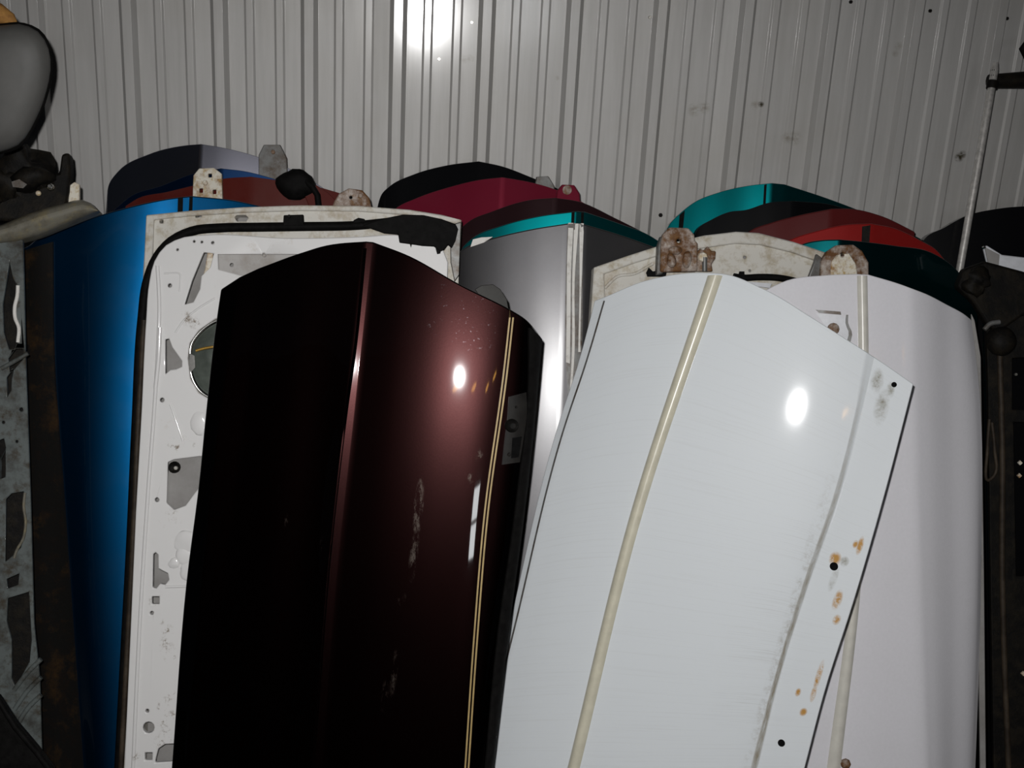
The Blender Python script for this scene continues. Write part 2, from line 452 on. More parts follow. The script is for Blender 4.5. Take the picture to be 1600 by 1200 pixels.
# =================================================================== THE SETTING
WALL_Y = 3.075; PITCH_RIB = 0.2286; X0 = -1.002
def wall():
    back = build('wall_back', [(-5, WALL_Y+0.012, 0), (5, WALL_Y+0.012, 0), (5, WALL_Y+0.012, 3.6), (-5, WALL_Y+0.012, 3.6),
                               (-5, WALL_Y+0.10, 0), (5, WALL_Y+0.10, 0), (5, WALL_Y+0.10, 3.6), (-5, WALL_Y+0.10, 3.6)],
                 [(0, 1, 2, 3), (4, 7, 6, 5), (0, 4, 5, 1), (1, 5, 6, 2), (2, 6, 7, 3), (3, 7, 4, 0)], M_GIRT, smooth=False)
    tag(back, 'corrugated light grey steel wall behind the stacked car doors', None, None, 'structure')
    per = 4; hgt, hm = 0.019, 0.0045
    for s in range(-5, 6):
        prof = []
        xs = X0+(s*per)*PITCH_RIB
        for k in range(per+1):
            c = xs+k*PITCH_RIB
            lo = [(c-0.0225, 0), (c-0.0115, hgt), (c+0.0115, hgt), (c+0.0225, 0)]
            if k == 0: lo = lo[1:]
            if k == per: lo = lo+[(c+0.027, 0.0)]
            prof += lo
            if k < per:
                for q in (1/3, 2/3):
                    m = c+q*PITCH_RIB; prof += [(m-0.0135, 0), (m-0.008, hm), (m+0.008, hm), (m+0.0135, 0)]
        lift = [0.0]*len(prof)
        # the right hand edge of each sheet laps over its neighbour
        V = []; n = len(prof)
        for z in (0.0, 3.55):
            for i, (x, h) in enumerate(prof):
                over = 0.0022 if x > xs+per*PITCH_RIB-0.03 else 0.0
                V.append((x, WALL_Y-h-over, z))
        m = len(V)
        V += [(x, y+0.0012, z) for x, y, z in V]
        F = []
        for i in range(n-1):
            F.append((i, i+1, n+i+1, n+i)); F.append((m+i, m+n+i, m+n+i+1, m+i+1))
            F.append((i, m+i, m+i+1, i+1)); F.append((n+i, n+i+1, m+n+i+1, m+n+i))
        F.append((0, n, m+n, m)); F.append((n-1, m+n-1, m+n+n-1, n+n-1))
        sh = build('metal_sheet', V, F, M_WALL, back, smooth=False)
        b = sh.modifiers.new('bevel', 'BEVEL'); b.width = 0.0022; b.segments = 3; b.limit_method = 'ANGLE'; b.angle_limit = math.radians(15); b.harden_normals = True
        sh.data.polygons.foreach_set('use_smooth', [True]*len(sh.data.polygons)); sh.data.set_sharp_from_angle(angle=math.radians(60))
        SHEETS.append((xs, sh))
    return back
SHEETS = []
WALL = wall()
def wall_screw(px, py, r, mat, name='screw'):
    c = at_y(px, py, WALL_Y)
    sh = [s for x, s in SHEETS if x <= c.x][-1]
    return disc(name, c, Vector((0, -1, 0)), r, 0.005, mat, sh, 6)
for px, py in ((737, 35), (686, 92), (486, 16), (1015, 27)): wall_screw(px, py, 0.0045, M_BOLT)
for px, py in ((1007, 345), (1032, 336)): wall_screw(px, py, 0.006, M_DARKSTEEL)
for px, py in ((1329, 3), (1453, 17), (1573, 29)): wall_screw(px, py, 0.005, M_DARKSTEEL)

fl_o = build('floor', [(-5, -6, 0), (5, -6, 0), (5, WALL_Y+0.1, 0), (-5, WALL_Y+0.1, 0), (-5, -6, -0.1), (5, -6, -0.1), (5, WALL_Y+0.1, -0.1), (-5, WALL_Y+0.1, -0.1)],
             [(0, 1, 2, 3), (4, 7, 6, 5), (0, 4, 5, 1), (1, 5, 6, 2), (2, 6, 7, 3), (3, 7, 4, 0)], M_FLOOR, smooth=False)
tag(fl_o, 'dark stained concrete floor of the shed', None, None, 'structure')

# the far side of the shed, behind the photographer: one small daylit window (mirrored in the plum door)
FY = -4.0
fw = build('wall_front', [(-5, FY-0.12, 0), (5, FY-0.12, 0), (5, FY-0.12, 3.6), (-5, FY-0.12, 3.6), (-5, FY-0.02, 0), (5, FY-0.02, 0), (5, FY-0.02, 3.6), (-5, FY-0.02, 3.6)],
           [(0, 1, 2, 3), (4, 7, 6, 5), (0, 4, 5, 1), (1, 5, 6, 2), (2, 6, 7, 3), (3, 7, 4, 0)], M_GIRT, smooth=False)
tag(fw, 'dark wall behind the photographer', None, None, 'structure')
def emit(name, col, strength):
    m, nt, b = _mat(name); b.inputs['Emission Color'].default_value = (*col, 1); b.inputs['Emission Strength'].default_value = strength
    b.inputs['Base Color'].default_value = (*col, 1); return m
M_DAY = emit('daylit_glass', (0.95, 0.98, 1.0), 13.0)
M_BULB = emit('warm_bulb_glow', (1.0, 0.50, 0.10), 9.0)
XYZ = (Vector((1, 0, 0)), Vector((0, 1, 0)), Vector((0, 0, 1)))
win = empty('window_1', (0.78, FY, 1.3)); tag(win, 'small daylit window behind the photographer, mirrored in the plum door', None, None, 'structure')
for cz in (1.91, 2.19): box('pane', Vector((0.78, FY+0.01, cz)), (0.19, 0.004, 0.125), XYZ, M_DAY, win, 0)
for cx_ in (0.565, 0.995): box('frame_side', Vector((cx_, FY+0.012, 2.05)), (0.025, 0.028, 0.30), XYZ, M_GIRT, win)
for cz in (1.76, 2.05, 2.34): box('frame_bar', Vector((0.78, FY+0.012, cz)), (0.24, 0.024, 0.016), XYZ, M_GIRT, win)
lamp = empty('lamp_bar', (0.35, FY+0.06, 3.10)); tag(lamp, 'row of warm bulbs behind the photographer, mirrored as orange dashes in the plum door', 'lamp')
box('bar', Vector((0.38, FY+0.03, 3.20)), (0.85, 0.05, 0.03), XYZ, M_GIRT, lamp)
for x, z, hx in ((-0.31, 3.13, 0.05), (0.08, 3.13, 0.06), (0.63, 3.09, 0.06), (1.02, 3.15, 0.09)):
    tube('bulb', [Vector((x-hx, FY+0.09, z-0.02)), Vector((x, FY+0.10, z)), Vector((x+hx, FY+0.09, z+0.03))], [0.012, 0.028, 0.012], M_BULB, lamp, 10)

# =================================================================== PAINTS
P_SILVERBLUE = paint('pale_silver_paint', (0.46, 0.46, 0.54), 1.0, 0.20, 1.0, 0.05, 0.03)
P_BLUE = paint('blue_metallic_paint', (0.001, 0.058, 0.155), 0.97, 0.38, 1.0, 0.05, 0.02)
P_NAVY = paint('navy_blue_paint', (0.003, 0.022, 0.075), 0.9, 0.34, 1.0, 0.05, 0.02)
P_RED = paint('old_red_paint', (0.085, 0.012, 0.009), 0.0, 0.45, 0.6, 0.15, 0.25, (0.10, 0.05, 0.04))
P_BLACK = paint('black_paint', (0.003, 0.003, 0.0035), 0.0, 0.4, 1.0, 0.05, 0.03, (0.02, 0.02, 0.02))
P_MAROON = paint('maroon_paint', (0.13, 0.007, 0.020), 0.2, 0.42, 1.0, 0.08, 0.1, (0.10, 0.03, 0.04))
P_DKMAROON = paint('blackish_maroon_paint', (0.016, 0.006, 0.007), 0.2, 0.42, 1.0, 0.06, 0.08, (0.03, 0.02, 0.02))
P_TEAL = paint('teal_metallic_paint', (0.0, 0.135, 0.145), 0.97, 0.31, 1.0, 0.06, 0.05, (0.05, 0.1, 0.1))
P_SILVER = paint('silver_grey_metallic_paint', (0.083, 0.081, 0.084), 1.0, 0.46, 0.7, 0.22, 0.04)
P_DKRED = paint('dull_dark_red_paint', (0.085, 0.010, 0.010), 0.0, 0.5, 0.6, 0.15, 0.15, (0.06, 0.03, 0.03))
P_BRIGHTRED = paint('bright_red_paint', (0.22, 0.010, 0.009), 0.1, 0.4, 1.0, 0.08, 0.1, (0.15, 0.05, 0.04))
P_DKTEAL = paint('dark_teal_paint', (0.0, 0.05, 0.055), 0.95, 0.33, 1.0, 0.05, 0.05, (0.02, 0.05, 0.05))
P_WHITE = paint('white_paint', (0.67, 0.66, 0.69), 0.0, 0.42, 1.0, 0.06, 0.05, (0.5, 0.48, 0.44))
P_INNER = patchy('white_inner_panel_paint', (0.72, 0.71, 0.70), (0.46, 0.40, 0.32), 0.72, 0.09, 9, 0.4, 0.0, 0.06, None, 0.8)
P_FLANGE = patchy('rust_stained_white_flange', (0.58, 0.56, 0.51), (0.26, 0.17, 0.07), 0.63, 0.12, 14, 0.5, 0.0, 0.1, (0.40, 0.35, 0.26), 0.3)
P_SHADED = patchy('shaded_white_recess', (0.40, 0.385, 0.37), (0.27, 0.24, 0.21), 0.6, 0.15, 14, 0.5)  # white paint darkened to carry the shade of the tilted recess floor
P_PRIMER = patchy('grey_primer', (0.30, 0.29, 0.28), (0.20, 0.19, 0.18), 0.55, 0.2, 10, 0.6)
P_OLDGREY = patchy('dirty_grey_green_paint', (0.11, 0.125, 0.122), (0.03, 0.027, 0.022), 0.58, 0.12, 16, 0.5, 0.0, 0.3, (0.045, 0.036, 0.024), 0.3)
P_OLDTOP = patchy('dirty_cream_top', (0.16, 0.15, 0.12), (0.07, 0.06, 0.04), 0.58, 0.14, 20, 0.5, 0.0, 0.2, (0.20, 0.17, 0.10), 0.3)
P_RUSTSILL = patchy('rusted_black_sill', (0.004, 0.0035, 0.003), (0.028, 0.014, 0.004), 0.60, 0.08, 13, 0.7, 0.0, 0.4, (0.007, 0.004, 0.0025))

def straight(x, y, dx=-50, yb=1200): return [(x, y), (x+dx, yb)]
def cols_of(tops, ws, creases=(), dx=-50):
    return [(straight(x, y, dx), wv, i in creases) for i, ((x, y), wv) in enumerate(zip(tops, ws))]

# ------------------------------------------------------------------ left stack, from the wall forwards
d = Door('pale silver car door furthest back on the left, touching the wall', Plane(2.945))
d.add_skin(cols_of([(166, 318), (170, 288), (184, 268), (232, 241), (290, 227), (314, 225), (345, 230), (415, 249), (470, 272), (540, 318)],
                   [-.075, -.066, -.058, -.036, -.010, 0, -.004, -.020, -.034, -.055], (5,)), P_SILVERBLUE, 0.022)
h = d.plate('hinge', [(404, 300), (404, 242), (412, 226), (438, 226), (448, 246), (450, 300)], M_STEEL, 0.002, 0.012, bevel=0.002)
d.bolt(427, 238, 0.006, M_RUST, 0.002, parent=h)

d = Door('navy blue car door showing a thin slice between the silver and red doors', Plane(2.902))
d.add_skin(cols_of([(176, 330), (205, 306), (250, 291), (300, 272), (345, 263), (385, 268), (430, 280), (490, 302), (530, 330)],
                   [-.066, -.055, -.036, -.014, 0, -.005, -.012, -.022, -.032], (4,)), P_NAVY, 0.02)
d = Door('old red car door with a cream rusty hinge, behind the blue door', Plane(2.852))
d.add_skin(cols_of([(196, 322), (215, 310), (260, 300), (310, 288), (350, 279), (392, 276), (450, 284), (515, 297), (540, 306), (570, 335)],
                   [-.07, -.062, -.045, -.026, -.010, 0, -.006, -.020, -.027, -.036], (5,)), P_RED, 0.02)
h = d.plate('hinge', [(300, 330), (302, 274), (311, 263), (334, 262), (346, 271), (348, 330)], M_RUSTC, 0.034, 0.014,
            [[(325, 271), (331, 271), (331, 277), (325, 277)], [(311, 294), (317, 294), (317, 301), (311, 301)], [(332, 296), (338, 296), (338, 303), (332, 303)]], bevel=0.002)
d.bolt(321, 286, 0.007, M_RUSTC, 0.034, parent=h)
ax = (d.pl.eu, d.pl.n, d.pl.ev)
b_ = blob('wiring_boot', d.pl.px(463, 288, 0.030), (0.043, 0.030, 0.034), M_RUBBER, d.root, 3, 0.22, ax, label='black rubber wiring boot')
tube('boot_cable', [d.pl.px(478, 283, 0.045), d.pl.px(488, 292, 0.05), d.pl.px(496, 305, 0.045), d.pl.px(500, 340, 0.04)], 0.008, M_RUBBER, b_)
d.plate('hinge_arm', [(486, 330), (470, 292), (486, 284), (512, 300), (530, 318), (532, 332)], P_RED, 0.030, 0.010, bevel=0.002)

dB = Door('bright blue metallic car door on the left with a rusted black sill', Plane(2.71, yaw=12, xp=-0.58))
dB.add_skin([([(4, 398), (14, 760), (40, 1200)], -.125, False), ([(44, 384), (58, 760), (90, 1200)], -.092, False), ([(60, 372), (84, 760), (118, 1200)], -.072, False), ([(92, 358), (102, 760), (134, 1200)], -.052, True), ([(150, 338), (136, 760), (150, 1200)], -.019, False),
             ([(215, 320), (190, 760), (178, 1200)], .000, False), ([(272, 309), (250, 760), (225, 1200)], .002, False),
             ([(300, 306), (280, 760), (255, 1200)], -.002, True), ([(360, 312), (340, 760), (310, 1200)], -.014, False), ([(440, 330), (420, 760), (390, 1200)], -.035, False)], P_BLUE, 0.03)
dB.patch('sill_flange', [(14, 402), (16, 560), (26, 760), (50, 1200)], [(84, 378), (86, 560), (100, 760), (131, 1200)], 0.005, P_RUSTSILL, across=5, crown=0.006, label='rusted black sill flange')
dB.patch('crease_bracket', [(278, 309), (277, 345)], [(286, 308), (285, 345)], 0.003, M_RUBBER, rows=5, ext=False)
dB.patch('crease_bracket', [(296, 308), (294, 345)], [(301, 307), (300, 345)], 0.003, M_RUBBER, rows=5, ext=False)

# ------------------------------------------------------------------ white door seen from its inner side
G = Door('white car door with its bare inner side showing holes and a speaker', Plane(2.585))
outl = [(230, 336), (300, 329), (380, 324), (470, 321), (560, 322), (640, 328), (690, 336), (721, 344), (717, 430), (705, 760), (690, 1200), (690, 1300), (184, 1300), (188, 1200), (203, 900), (214, 640), (224, 420)]
Vq = [G.pl.px(x, min(y, 1200)) for x, y in outl]; G.center(Vq)
G.plate('outer_skin', outl, P_PRIMER, -0.052, 0.006, label='grey primed inside of the outer skin')
inner_c = [(262, 392), (300, 376), (450, 380), (560, 378), (640, 376), (690, 392), (686, 760), (675, 1200), (675, 1300), (215, 1300), (222, 1200), (232, 900), (244, 640), (248, 440)]
flh = [[(249, 343), (255, 343), (255, 349), (249, 349)], [(305, 334), (315, 333), (315, 339), (305, 340)],
       [(366, 339), (370, 336), (384, 336), (388, 340), (384, 346), (370, 346)], [(222, 362), (226, 362), (226, 372), (222, 372)]]
G.plate('edge_flange', outl, P_FLANGE, -0.004, 0.046, [inner_c]+flh[:3], bevel=0.002, label='rust stained white edge flange')
G.plate('edge_rib', [(228, 336), (300, 329), (380, 323.5), (470, 320.5), (560, 321.5), (640, 327.5), (690, 335.5), (721, 343.5), (720, 352), (690, 344), (640, 336), (560, 330), (470, 329), (380, 332), (300, 337), (240, 343), (238, 400), (230, 470), (222, 470), (224, 420)],
        P_FLANGE, 0.006, 0.012, bevel=0.003)
ipan = [(193, 1300), (194, 1200), (203, 1000), (212, 800), (221, 640), (228, 500), (233, 440), (241, 408), (258, 384), (285, 371), (320, 367), (450, 372), (560, 370), (620, 367), (690, 384), (700, 410), (690, 760), (676, 1200), (676, 1300)]
holeA = [(318, 394), (334, 396), (328, 418), (314, 432), (312, 452), (302, 472), (288, 476), (300, 438)]
holeB = [(340, 397), (482, 397), (440, 432), (376, 430), (341, 421)]
tri = [(258, 530), (264, 529), (269, 543), (284, 564), (284, 573), (275, 577), (266, 578), (258, 585)]
spk = [(293, 560), (296, 536), (310, 516), (336, 498), (362, 492), (392, 510), (402, 558), (394, 602), (362, 630), (334, 628), (310, 614), (297, 592)]
grey = [(262, 722), (272, 718), (312, 713), (330, 714), (330, 740), (306, 768), (290, 790), (272, 797), (260, 786)]
keyh = [(239, 866), (243, 863), (247, 867), (247, 888), (254, 892), (262, 896), (264, 906), (258, 914), (250, 912), (244, 920), (238, 918)]
botm = [(243, 1185), (247, 1170), (258, 1163), (280, 1162), (300, 1164), (300, 1188), (242, 1192)]
def circ(x, y, r, n=12): return [(x+r*math.cos(2*math.pi*k/n), y+r*math.sin(2*math.pi*k/n)) for k in range(n)]
def sq(x, y, r): return [(x-r, y-r), (x+r, y-r), (x+r, y+r), (x-r, y+r)]
small = [circ(265, 446, 3.2), circ(253, 625, 3.5), circ(245, 781, 3.5), circ(237, 958, 3), circ(230, 1111, 3), circ(232, 1137, 9), sq(243, 938, 6), sq(232, 1182, 6), circ(412, 398, 3), circ(277, 390, 2), circ(315, 378, 2), circ(332, 379, 2.4), circ(303, 377, 2)]
_c = smooth_path(ipan[4:15], 46)
ipan = ipan[:4]+[tuple(p) for p in _c]+ipan[15:]
IP = G.plate('inner_panel', ipan, P_INNER, 0.034, 0.014, [holeA, holeB, tri, spk, grey, keyh, botm]+small, bevel=0.0022)
G.plate('recess', [(336, 392), (490, 392), (445, 437), (374, 436), (336, 425)], P_SHADED, 0.012, 0.004, [circ(362, 414, 3)], bevel=0.001)
G.plate('latch_tab', [(324, 394), (333, 396), (330, 425), (338, 437), (332, 450), (318, 455), (314, 440), (320, 420)], M_RUSTC, 0.024, 0.006, bevel=0.002)
G.plate('access_cover', [(258, 708), (335, 706), (335, 748), (300, 800), (256, 802)], P_PRIMER, 0.010, 0.004, bevel=0.001, label='flat grey access cover')
sc_ = G.bolt(273, 730, 0.0135, M_DARKSTEEL, 0.014, 0.022, 'screw', sides=14, dome=True)
G.bolt(275, 731, 0.005, M_BOLT, 0.034, 0.004, 'screw_tip', parent=sc_)
# pressed ribs and bulges of the inner panel
G.tube('pressed_rib', [(246, 415), (249, 480), (247, 540), (241, 640), (232, 760), (224, 880), (215, 1040), (208, 1200)], 0.0045, P_INNER, 0.034, toground=True)
G.tube('pressed_rib', [(250, 512), (248, 556), (243, 606)], 0.0048, P_INNER, 0.036, n=20)
for (x, y, rx, ry, sd) in ((312, 660, .017, .026, 4), (296, 846, .030, .022, 5), (286, 868, .018, .018, 6), (300, 892, .026, .020, 7), (272, 880, .012, .012, 8)):
    blob('pressed_bulge', G.pl.px(x, y, 0.0325), (rx*1.15, 0.0055, ry*1.15), P_INNER, IP, sd, 0.16, (G.pl.eu, G.pl.n, G.pl.ev))
G.tube('pressed_rib', [(258, 917), (290, 916), (330, 917)], 0.0035, P_INNER, 0.034, n=12)
G.tube('pressed_rib', [(256, 428), (268, 427), (281, 428), (282, 440), (281, 456)], 0.0022, P_INNER, 0.034, n=20)
G.tube('pressed_rib', [(274, 520), (288, 500), (310, 482), (336, 466)], 0.0026, P_INNER, 0.034, n=20)
G.tube('pressed_rib', [(266, 632), (276, 660), (286, 690)], 0.0022, P_INNER, 0.034, n=14)
# speaker
cx, cy = 348, 561
sp = G.tube('speaker', [(x*0.94+cx*0.06, y*0.94+cy*0.06) for x, y in spk]+[(spk[0][0]*0.94+cx*0.06, spk[0][1]*0.94+cy*0.06)], 0.0052, M_CHROME, 0.026, n=70, label='round door speaker with a metal rim')
def speaker_cone():
    V = []; F = []; N = 40
    ring = smooth_path(spk, N+1, True)
    for f, wv in ((0.97, 0.020), (0.86, 0.022), (0.80, 0.016), (0.45, -0.014), (0.30, -0.020), (0.24, -0.010), (0.1, -0.002)):
        for x, y in ring: V.append(G.pl.px(cx+(x-cx)*f, cy+(y-cy)*f, wv))
    for j in range(6):
        for k in range(N): F.append((j*N+k, j*N+(k+1) % N, (j+1)*N+(k+1) % N, (j+1)*N+k))
    F.append(tuple(6*N+k for k in range(N)))
    build('speaker_cone', V, F, M_CONE, sp, angle=60)
speaker_cone()
G.tube('speaker_wire', [(306, 548), (316, 545), (326, 543), (340, 541)], 0.0032, M_WIRE, 0.022, parent=sp, n=14)
G.plate('speaker_tab', [(296, 552), (304, 556), (305, 574), (298, 582), (295, 570)], M_CHROME, 0.032, 0.004, parent=sp)
def muddy_panel():
    nt = P_INNER.node_tree; b = nt.nodes['Principled BSDF']; old = b.inputs['Base Color'].links[0].from_socket
    v = objco(nt); o = G.root.location
    pts = [(G.pl.px(x, y, 0.034)-o, r) for x, y, r in ((262, 985, .016), (256, 1003, .014), (262, 1015, .020), (266, 1028, .016), (250, 972, .010), (258, 1000, .012), (252, 1105, .014), (262, 1095, .014), (268, 1085, .014),
           (256, 1128, .018), (262, 1150, .022), (250, 1160, .018), (268, 1122, .020), (240, 940, .014), (262, 812, .022), (272, 800, .014), (284, 697, .026), (270, 695, .018), (300, 700, .016), (290, 497, .020), (305, 505, .016), (213, 1182, .012))]
    streak = noise(nt, v, 46, 8, 0.82)
    g = mth(nt, 'MULTIPLY', marks(nt, v, pts), ramp(nt, streak, [(0.53, 0.0), (0.62, 1.0)]))
    nt.links.new(mixc(nt, mth(nt, 'MULTIPLY', g, 1.5, True), old, (0.20, 0.155, 0.11)), b.inputs['Base Color'])
muddy_panel()
# seals, tape, small fittings
G.tube('weatherstrip', [(186, 1200), (196, 1010), (205, 840), (213, 660), (222, 500), (230, 440), (244, 404), (266, 378), (300, 361), (345, 356), (400, 355), (470, 354), (560, 352), (620, 346), (660, 343)][::-1],
       0.0105, M_RUBBER, 0.016, n=110, toground=True, label='black rubber door seal')
G.tube('seal_lip', [(225, 500), (216, 660), (208, 840), (199, 1010), (189, 1200)], 0.006, M_RUBBERB, 0.024, n=60, toground=True, label='dusty brown lip of the seal')
G.plate('torn_tape', [(566, 352), (600, 341), (630, 335), (662, 336), (690, 342), (712, 350), (716, 358), (712, 376), (706, 388), (700, 382), (694, 390), (688, 393), (682, 388), (678, 385), (660, 384), (640, 381), (624, 379), (622, 366), (600, 364)], M_RUBBER, 0.046, 0.010, bevel=0.002, label='torn black tape hanging over the corner')
G.plate('tape_shred', [(640, 380), (644, 380), (642, 387)], M_RUBBER, 0.045, 0.003)
G.plate('tape_shred', [(680, 386), (690, 388), (688, 396), (683, 397)], M_RUBBER, 0.045, 0.003)
cl_ = G.plate('seal_clip', [(443, 336), (474, 335), (475, 352), (442, 353)], M_RUBBER, 0.026, 0.012, bevel=0.002)
G.bolt(452, 338, 0.004, M_DARKSTEEL, 0.026, parent=cl_)
G.plate('seal_clip', [(552, 344), (560, 340), (570, 342), (572, 350), (552, 350)], M_RUBBER, 0.024, 0.010, bevel=0.002)
G.plate('end_plate', [(703, 352), (720, 346), (717, 430), (710, 440), (704, 410)], M_STEEL, 0.040, 0.006, bevel=0.002)
G.bolt(708, 363, 0.009, M_RUST, 0.040, 0.004, 'rust_plug', sides=10)
h = G.plate('hinge', [(516, 340), (521, 316), (530, 302), (545, 294), (566, 297), (577, 309), (584, 340)], M_RUST, -0.062, 0.014, [circ(548, 308, 2.6)], bevel=0.003)
G.bolt(563, 306, 0.006, M_RUST, -0.062, parent=h)

# ------------------------------------------------------------------ dark plum door, front left
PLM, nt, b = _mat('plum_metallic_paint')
H = Door('glossy dark plum car door with gold pinstripes, nearest on the left', Plane(2.24, 17.8))
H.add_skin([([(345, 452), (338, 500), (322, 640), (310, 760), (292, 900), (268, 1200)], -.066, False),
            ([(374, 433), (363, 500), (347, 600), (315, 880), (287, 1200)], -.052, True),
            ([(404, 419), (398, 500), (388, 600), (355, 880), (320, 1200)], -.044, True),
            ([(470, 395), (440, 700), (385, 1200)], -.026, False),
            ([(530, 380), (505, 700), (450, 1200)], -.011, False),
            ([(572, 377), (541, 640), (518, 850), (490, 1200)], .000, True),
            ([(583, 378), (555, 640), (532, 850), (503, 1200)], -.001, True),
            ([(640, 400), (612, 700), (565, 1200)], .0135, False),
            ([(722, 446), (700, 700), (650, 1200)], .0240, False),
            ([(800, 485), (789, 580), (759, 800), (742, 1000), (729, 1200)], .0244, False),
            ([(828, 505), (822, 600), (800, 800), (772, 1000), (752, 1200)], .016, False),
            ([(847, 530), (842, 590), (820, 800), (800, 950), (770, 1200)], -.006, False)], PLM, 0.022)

# ------------------------------------------------------------------ centre stack
d = Door('black car door at the back of the centre stack, against the wall', Plane(2.93))
d.add_skin(cols_of([(588, 330), (596, 304), (610, 290), (645, 273), (700, 258), (748, 252), (785, 260), (830, 277), (868, 293), (930, 330)],
                   [-.08, -.072, -.064, -.05, -.025, 0, -.012, -.028, -.040, -.06], (5,)), P_BLACK, 0.03)
d.plate('hinge', [(832, 310), (838, 276), (857, 275), (866, 290), (868, 310)], M_STEEL, -0.014, 0.010, bevel=0.002)

d = Door('maroon car door second from the wall in the centre stack', Plane(2.855))
d.add_skin(cols_of([(596, 352), (618, 326), (650, 310), (700, 293), (750, 281), (785, 277), (830, 285), (868, 296), (905, 313), (965, 350)],
                   [-.075, -.066, -.055, -.036, -.014, 0, -.010, -.020, -.030, -.05], (5,)), P_MAROON, 0.03)
h = d.plate('hinge', [(866, 330), (870, 298), (878, 288), (898, 289), (906, 302), (908, 330)], P_MAROON, 0.004, 0.014, bevel=0.003)
d.bolt(886, 297, 0.012, M_RUST, 0.004, 0.004, 'washer', parent=h, sides=12)

d = Door('blackish maroon car door in the middle of the centre stack', Plane(2.775))
d.add_skin(cols_of([(708, 400), (716, 362), (730, 348), (770, 330), (825, 313), (868, 309), (905, 315), (960, 340), (1030, 378), (1060, 400)],
                   [-.075, -.066, -.058, -.040, -.014, 0, -.008, -.024, -.042, -.05], (5,)), P_DKMAROON, 0.03)

d = Door('teal car door just behind the silver grey door', Plane(2.715))
d.add_skin(cols_of([(712, 420), (722, 388), (738, 372), (785, 352), (840, 338), (900, 330), (914, 331), (970, 350), (1012, 366), (1046, 388)],
                   [-.07, -.058, -.050, -.030, -.013, .002, -.002, -.024, -.040, -.052], (5, 6)), P_TEAL, 0.03)
d.patch('crease_bracket', [(893, 332), (892, 360)], [(898, 331), (897, 360)], 0.002, M_RUBBER, rows=5, ext=False)
d.patch('crease_bracket', [(908, 332), (907, 360)], [(912, 332), (911, 360)], 0.002, M_RUBBER, rows=5, ext=False)

S = Door('silver grey car door with a peeling white strip down its crease', Plane(2.64, 17.9, -3, 0.1))
S.add_skin([([(700, 410), (690, 760), (660, 1200)], -.065, False), ([(728, 386), (718, 760), (690, 1200)], -.046, False), ([(770, 372), (758, 760), (730, 1200)], -.027, False),
            ([(830, 358), (815, 760), (785, 1200)], -.010, False), ([(886, 349), (872, 760), (842, 1200)], .000, True),
            ([(912, 350), (898, 760), (868, 1200)], -.002, True), ([(960, 364), (945, 760), (915, 1200)], -.024, False), ([(1040, 392), (1020, 760), (990, 1200)], -.058, False)], P_SILVER, 0.028)
tp = S.patch('adhesive_strip', [(887, 350), (884, 430), (884, 560), (889, 640)], [(911, 349), (910, 430), (908, 560), (900, 640)], 0.0015, M_STEEL, across=4, rows=20, ext=False, label='bare adhesive bed of the missing trim')
S.patch('peeling_tape', [(888, 349), (886, 400), (885, 500), (884, 566)], [(896, 349), (892, 420), (891, 500), (890, 568)], 0.004, M_TAPE, tp, rows=16, across=2, ext=False)
S.patch('peeling_tape', [(897, 349), (894, 430), (893, 560), (889, 625)], [(904, 349), (898, 430), (897, 560), (892, 622)], 0.003, M_TAPE, tp, rows=16, across=2, ext=False)
S.patch('peeling_tape', [(905, 349), (905, 450), (903, 550)], [(912, 350), (908, 450), (906, 550)], 0.005, M_TAPE, tp, rows=16, across=2, ext=False)
S.plate('paper_scrap', [(735, 386), (739, 374), (752, 371), (770, 370), (756, 379)], M_TAPE, -0.025, 0.002, label='scrap of white paper')

# ------------------------------------------------------------------ right stack
d = Door('teal car door at the back of the right stack, against the wall', Plane(2.93))
d.add_skin(cols_of([(1030, 400), (1045, 352), (1062, 334), (1085, 316), (1122, 301), (1170, 290), (1206, 286), (1226, 288), (1290, 309), (1360, 336), (1440, 374), (1470, 392)],
                   [-.105, -.094, -.084, -.070, -.048, -.018, .000, -.003, -.022, -.040, -.06, -.068], (6, 7)), P_TEAL, 0.03)
d.patch('crease_bracket', [(1194, 289), (1192, 325)], [(1198, 288), (1196, 325)], 0.002, M_RUBBER, rows=5, ext=False)
d.patch('edge_strip', [(1062, 336), (1058, 390)], [(1070, 329), (1064, 390)], 0.002, M_RUBBER, rows=6, ext=False)

d = Door('black car door second from the wall in the right stack', Plane(2.87))
d.add_skin(cols_of([(1078, 400), (1090, 358), (1112, 343), (1140, 331), (1165, 328), (1200, 317), (1240, 314), (1300, 320), (1360, 342), (1430, 378)],
                   [-.085, -.072, -.060, -.045, -.032, -.014, 0, -.012, -.028, -.045], (6,)), P_BLACK, 0.028)

d = Door('dull dark red car door in the middle of the right stack', Plane(2.805))
d.add_skin(cols_of([(1150, 385), (1172, 361), (1205, 348), (1250, 336), (1300, 326), (1330, 326), (1380, 338), (1430, 362)],
                   [-.075, -.062, -.045, -.026, 0, -.004, -.018, -.034], (4,)), P_DKRED, 0.028)

d = Door('bright red car door showing a thin slice in the right stack', Plane(2.74))
d.add_skin(cols_of([(1205, 392), (1240, 372), (1275, 361), (1320, 351), (1362, 349), (1400, 357), (1440, 376), (1462, 389), (1480, 410)],
                   [-.065, -.050, -.034, -.014, 0, -.010, -.022, -.030, -.038], (4,)), P_BRIGHTRED, 0.028)
d.patch('crease_bracket', [(1347, 354), (1346, 382)], [(1360, 352), (1358, 382)], 0.002, M_DARKSTEEL, rows=5, ext=False)

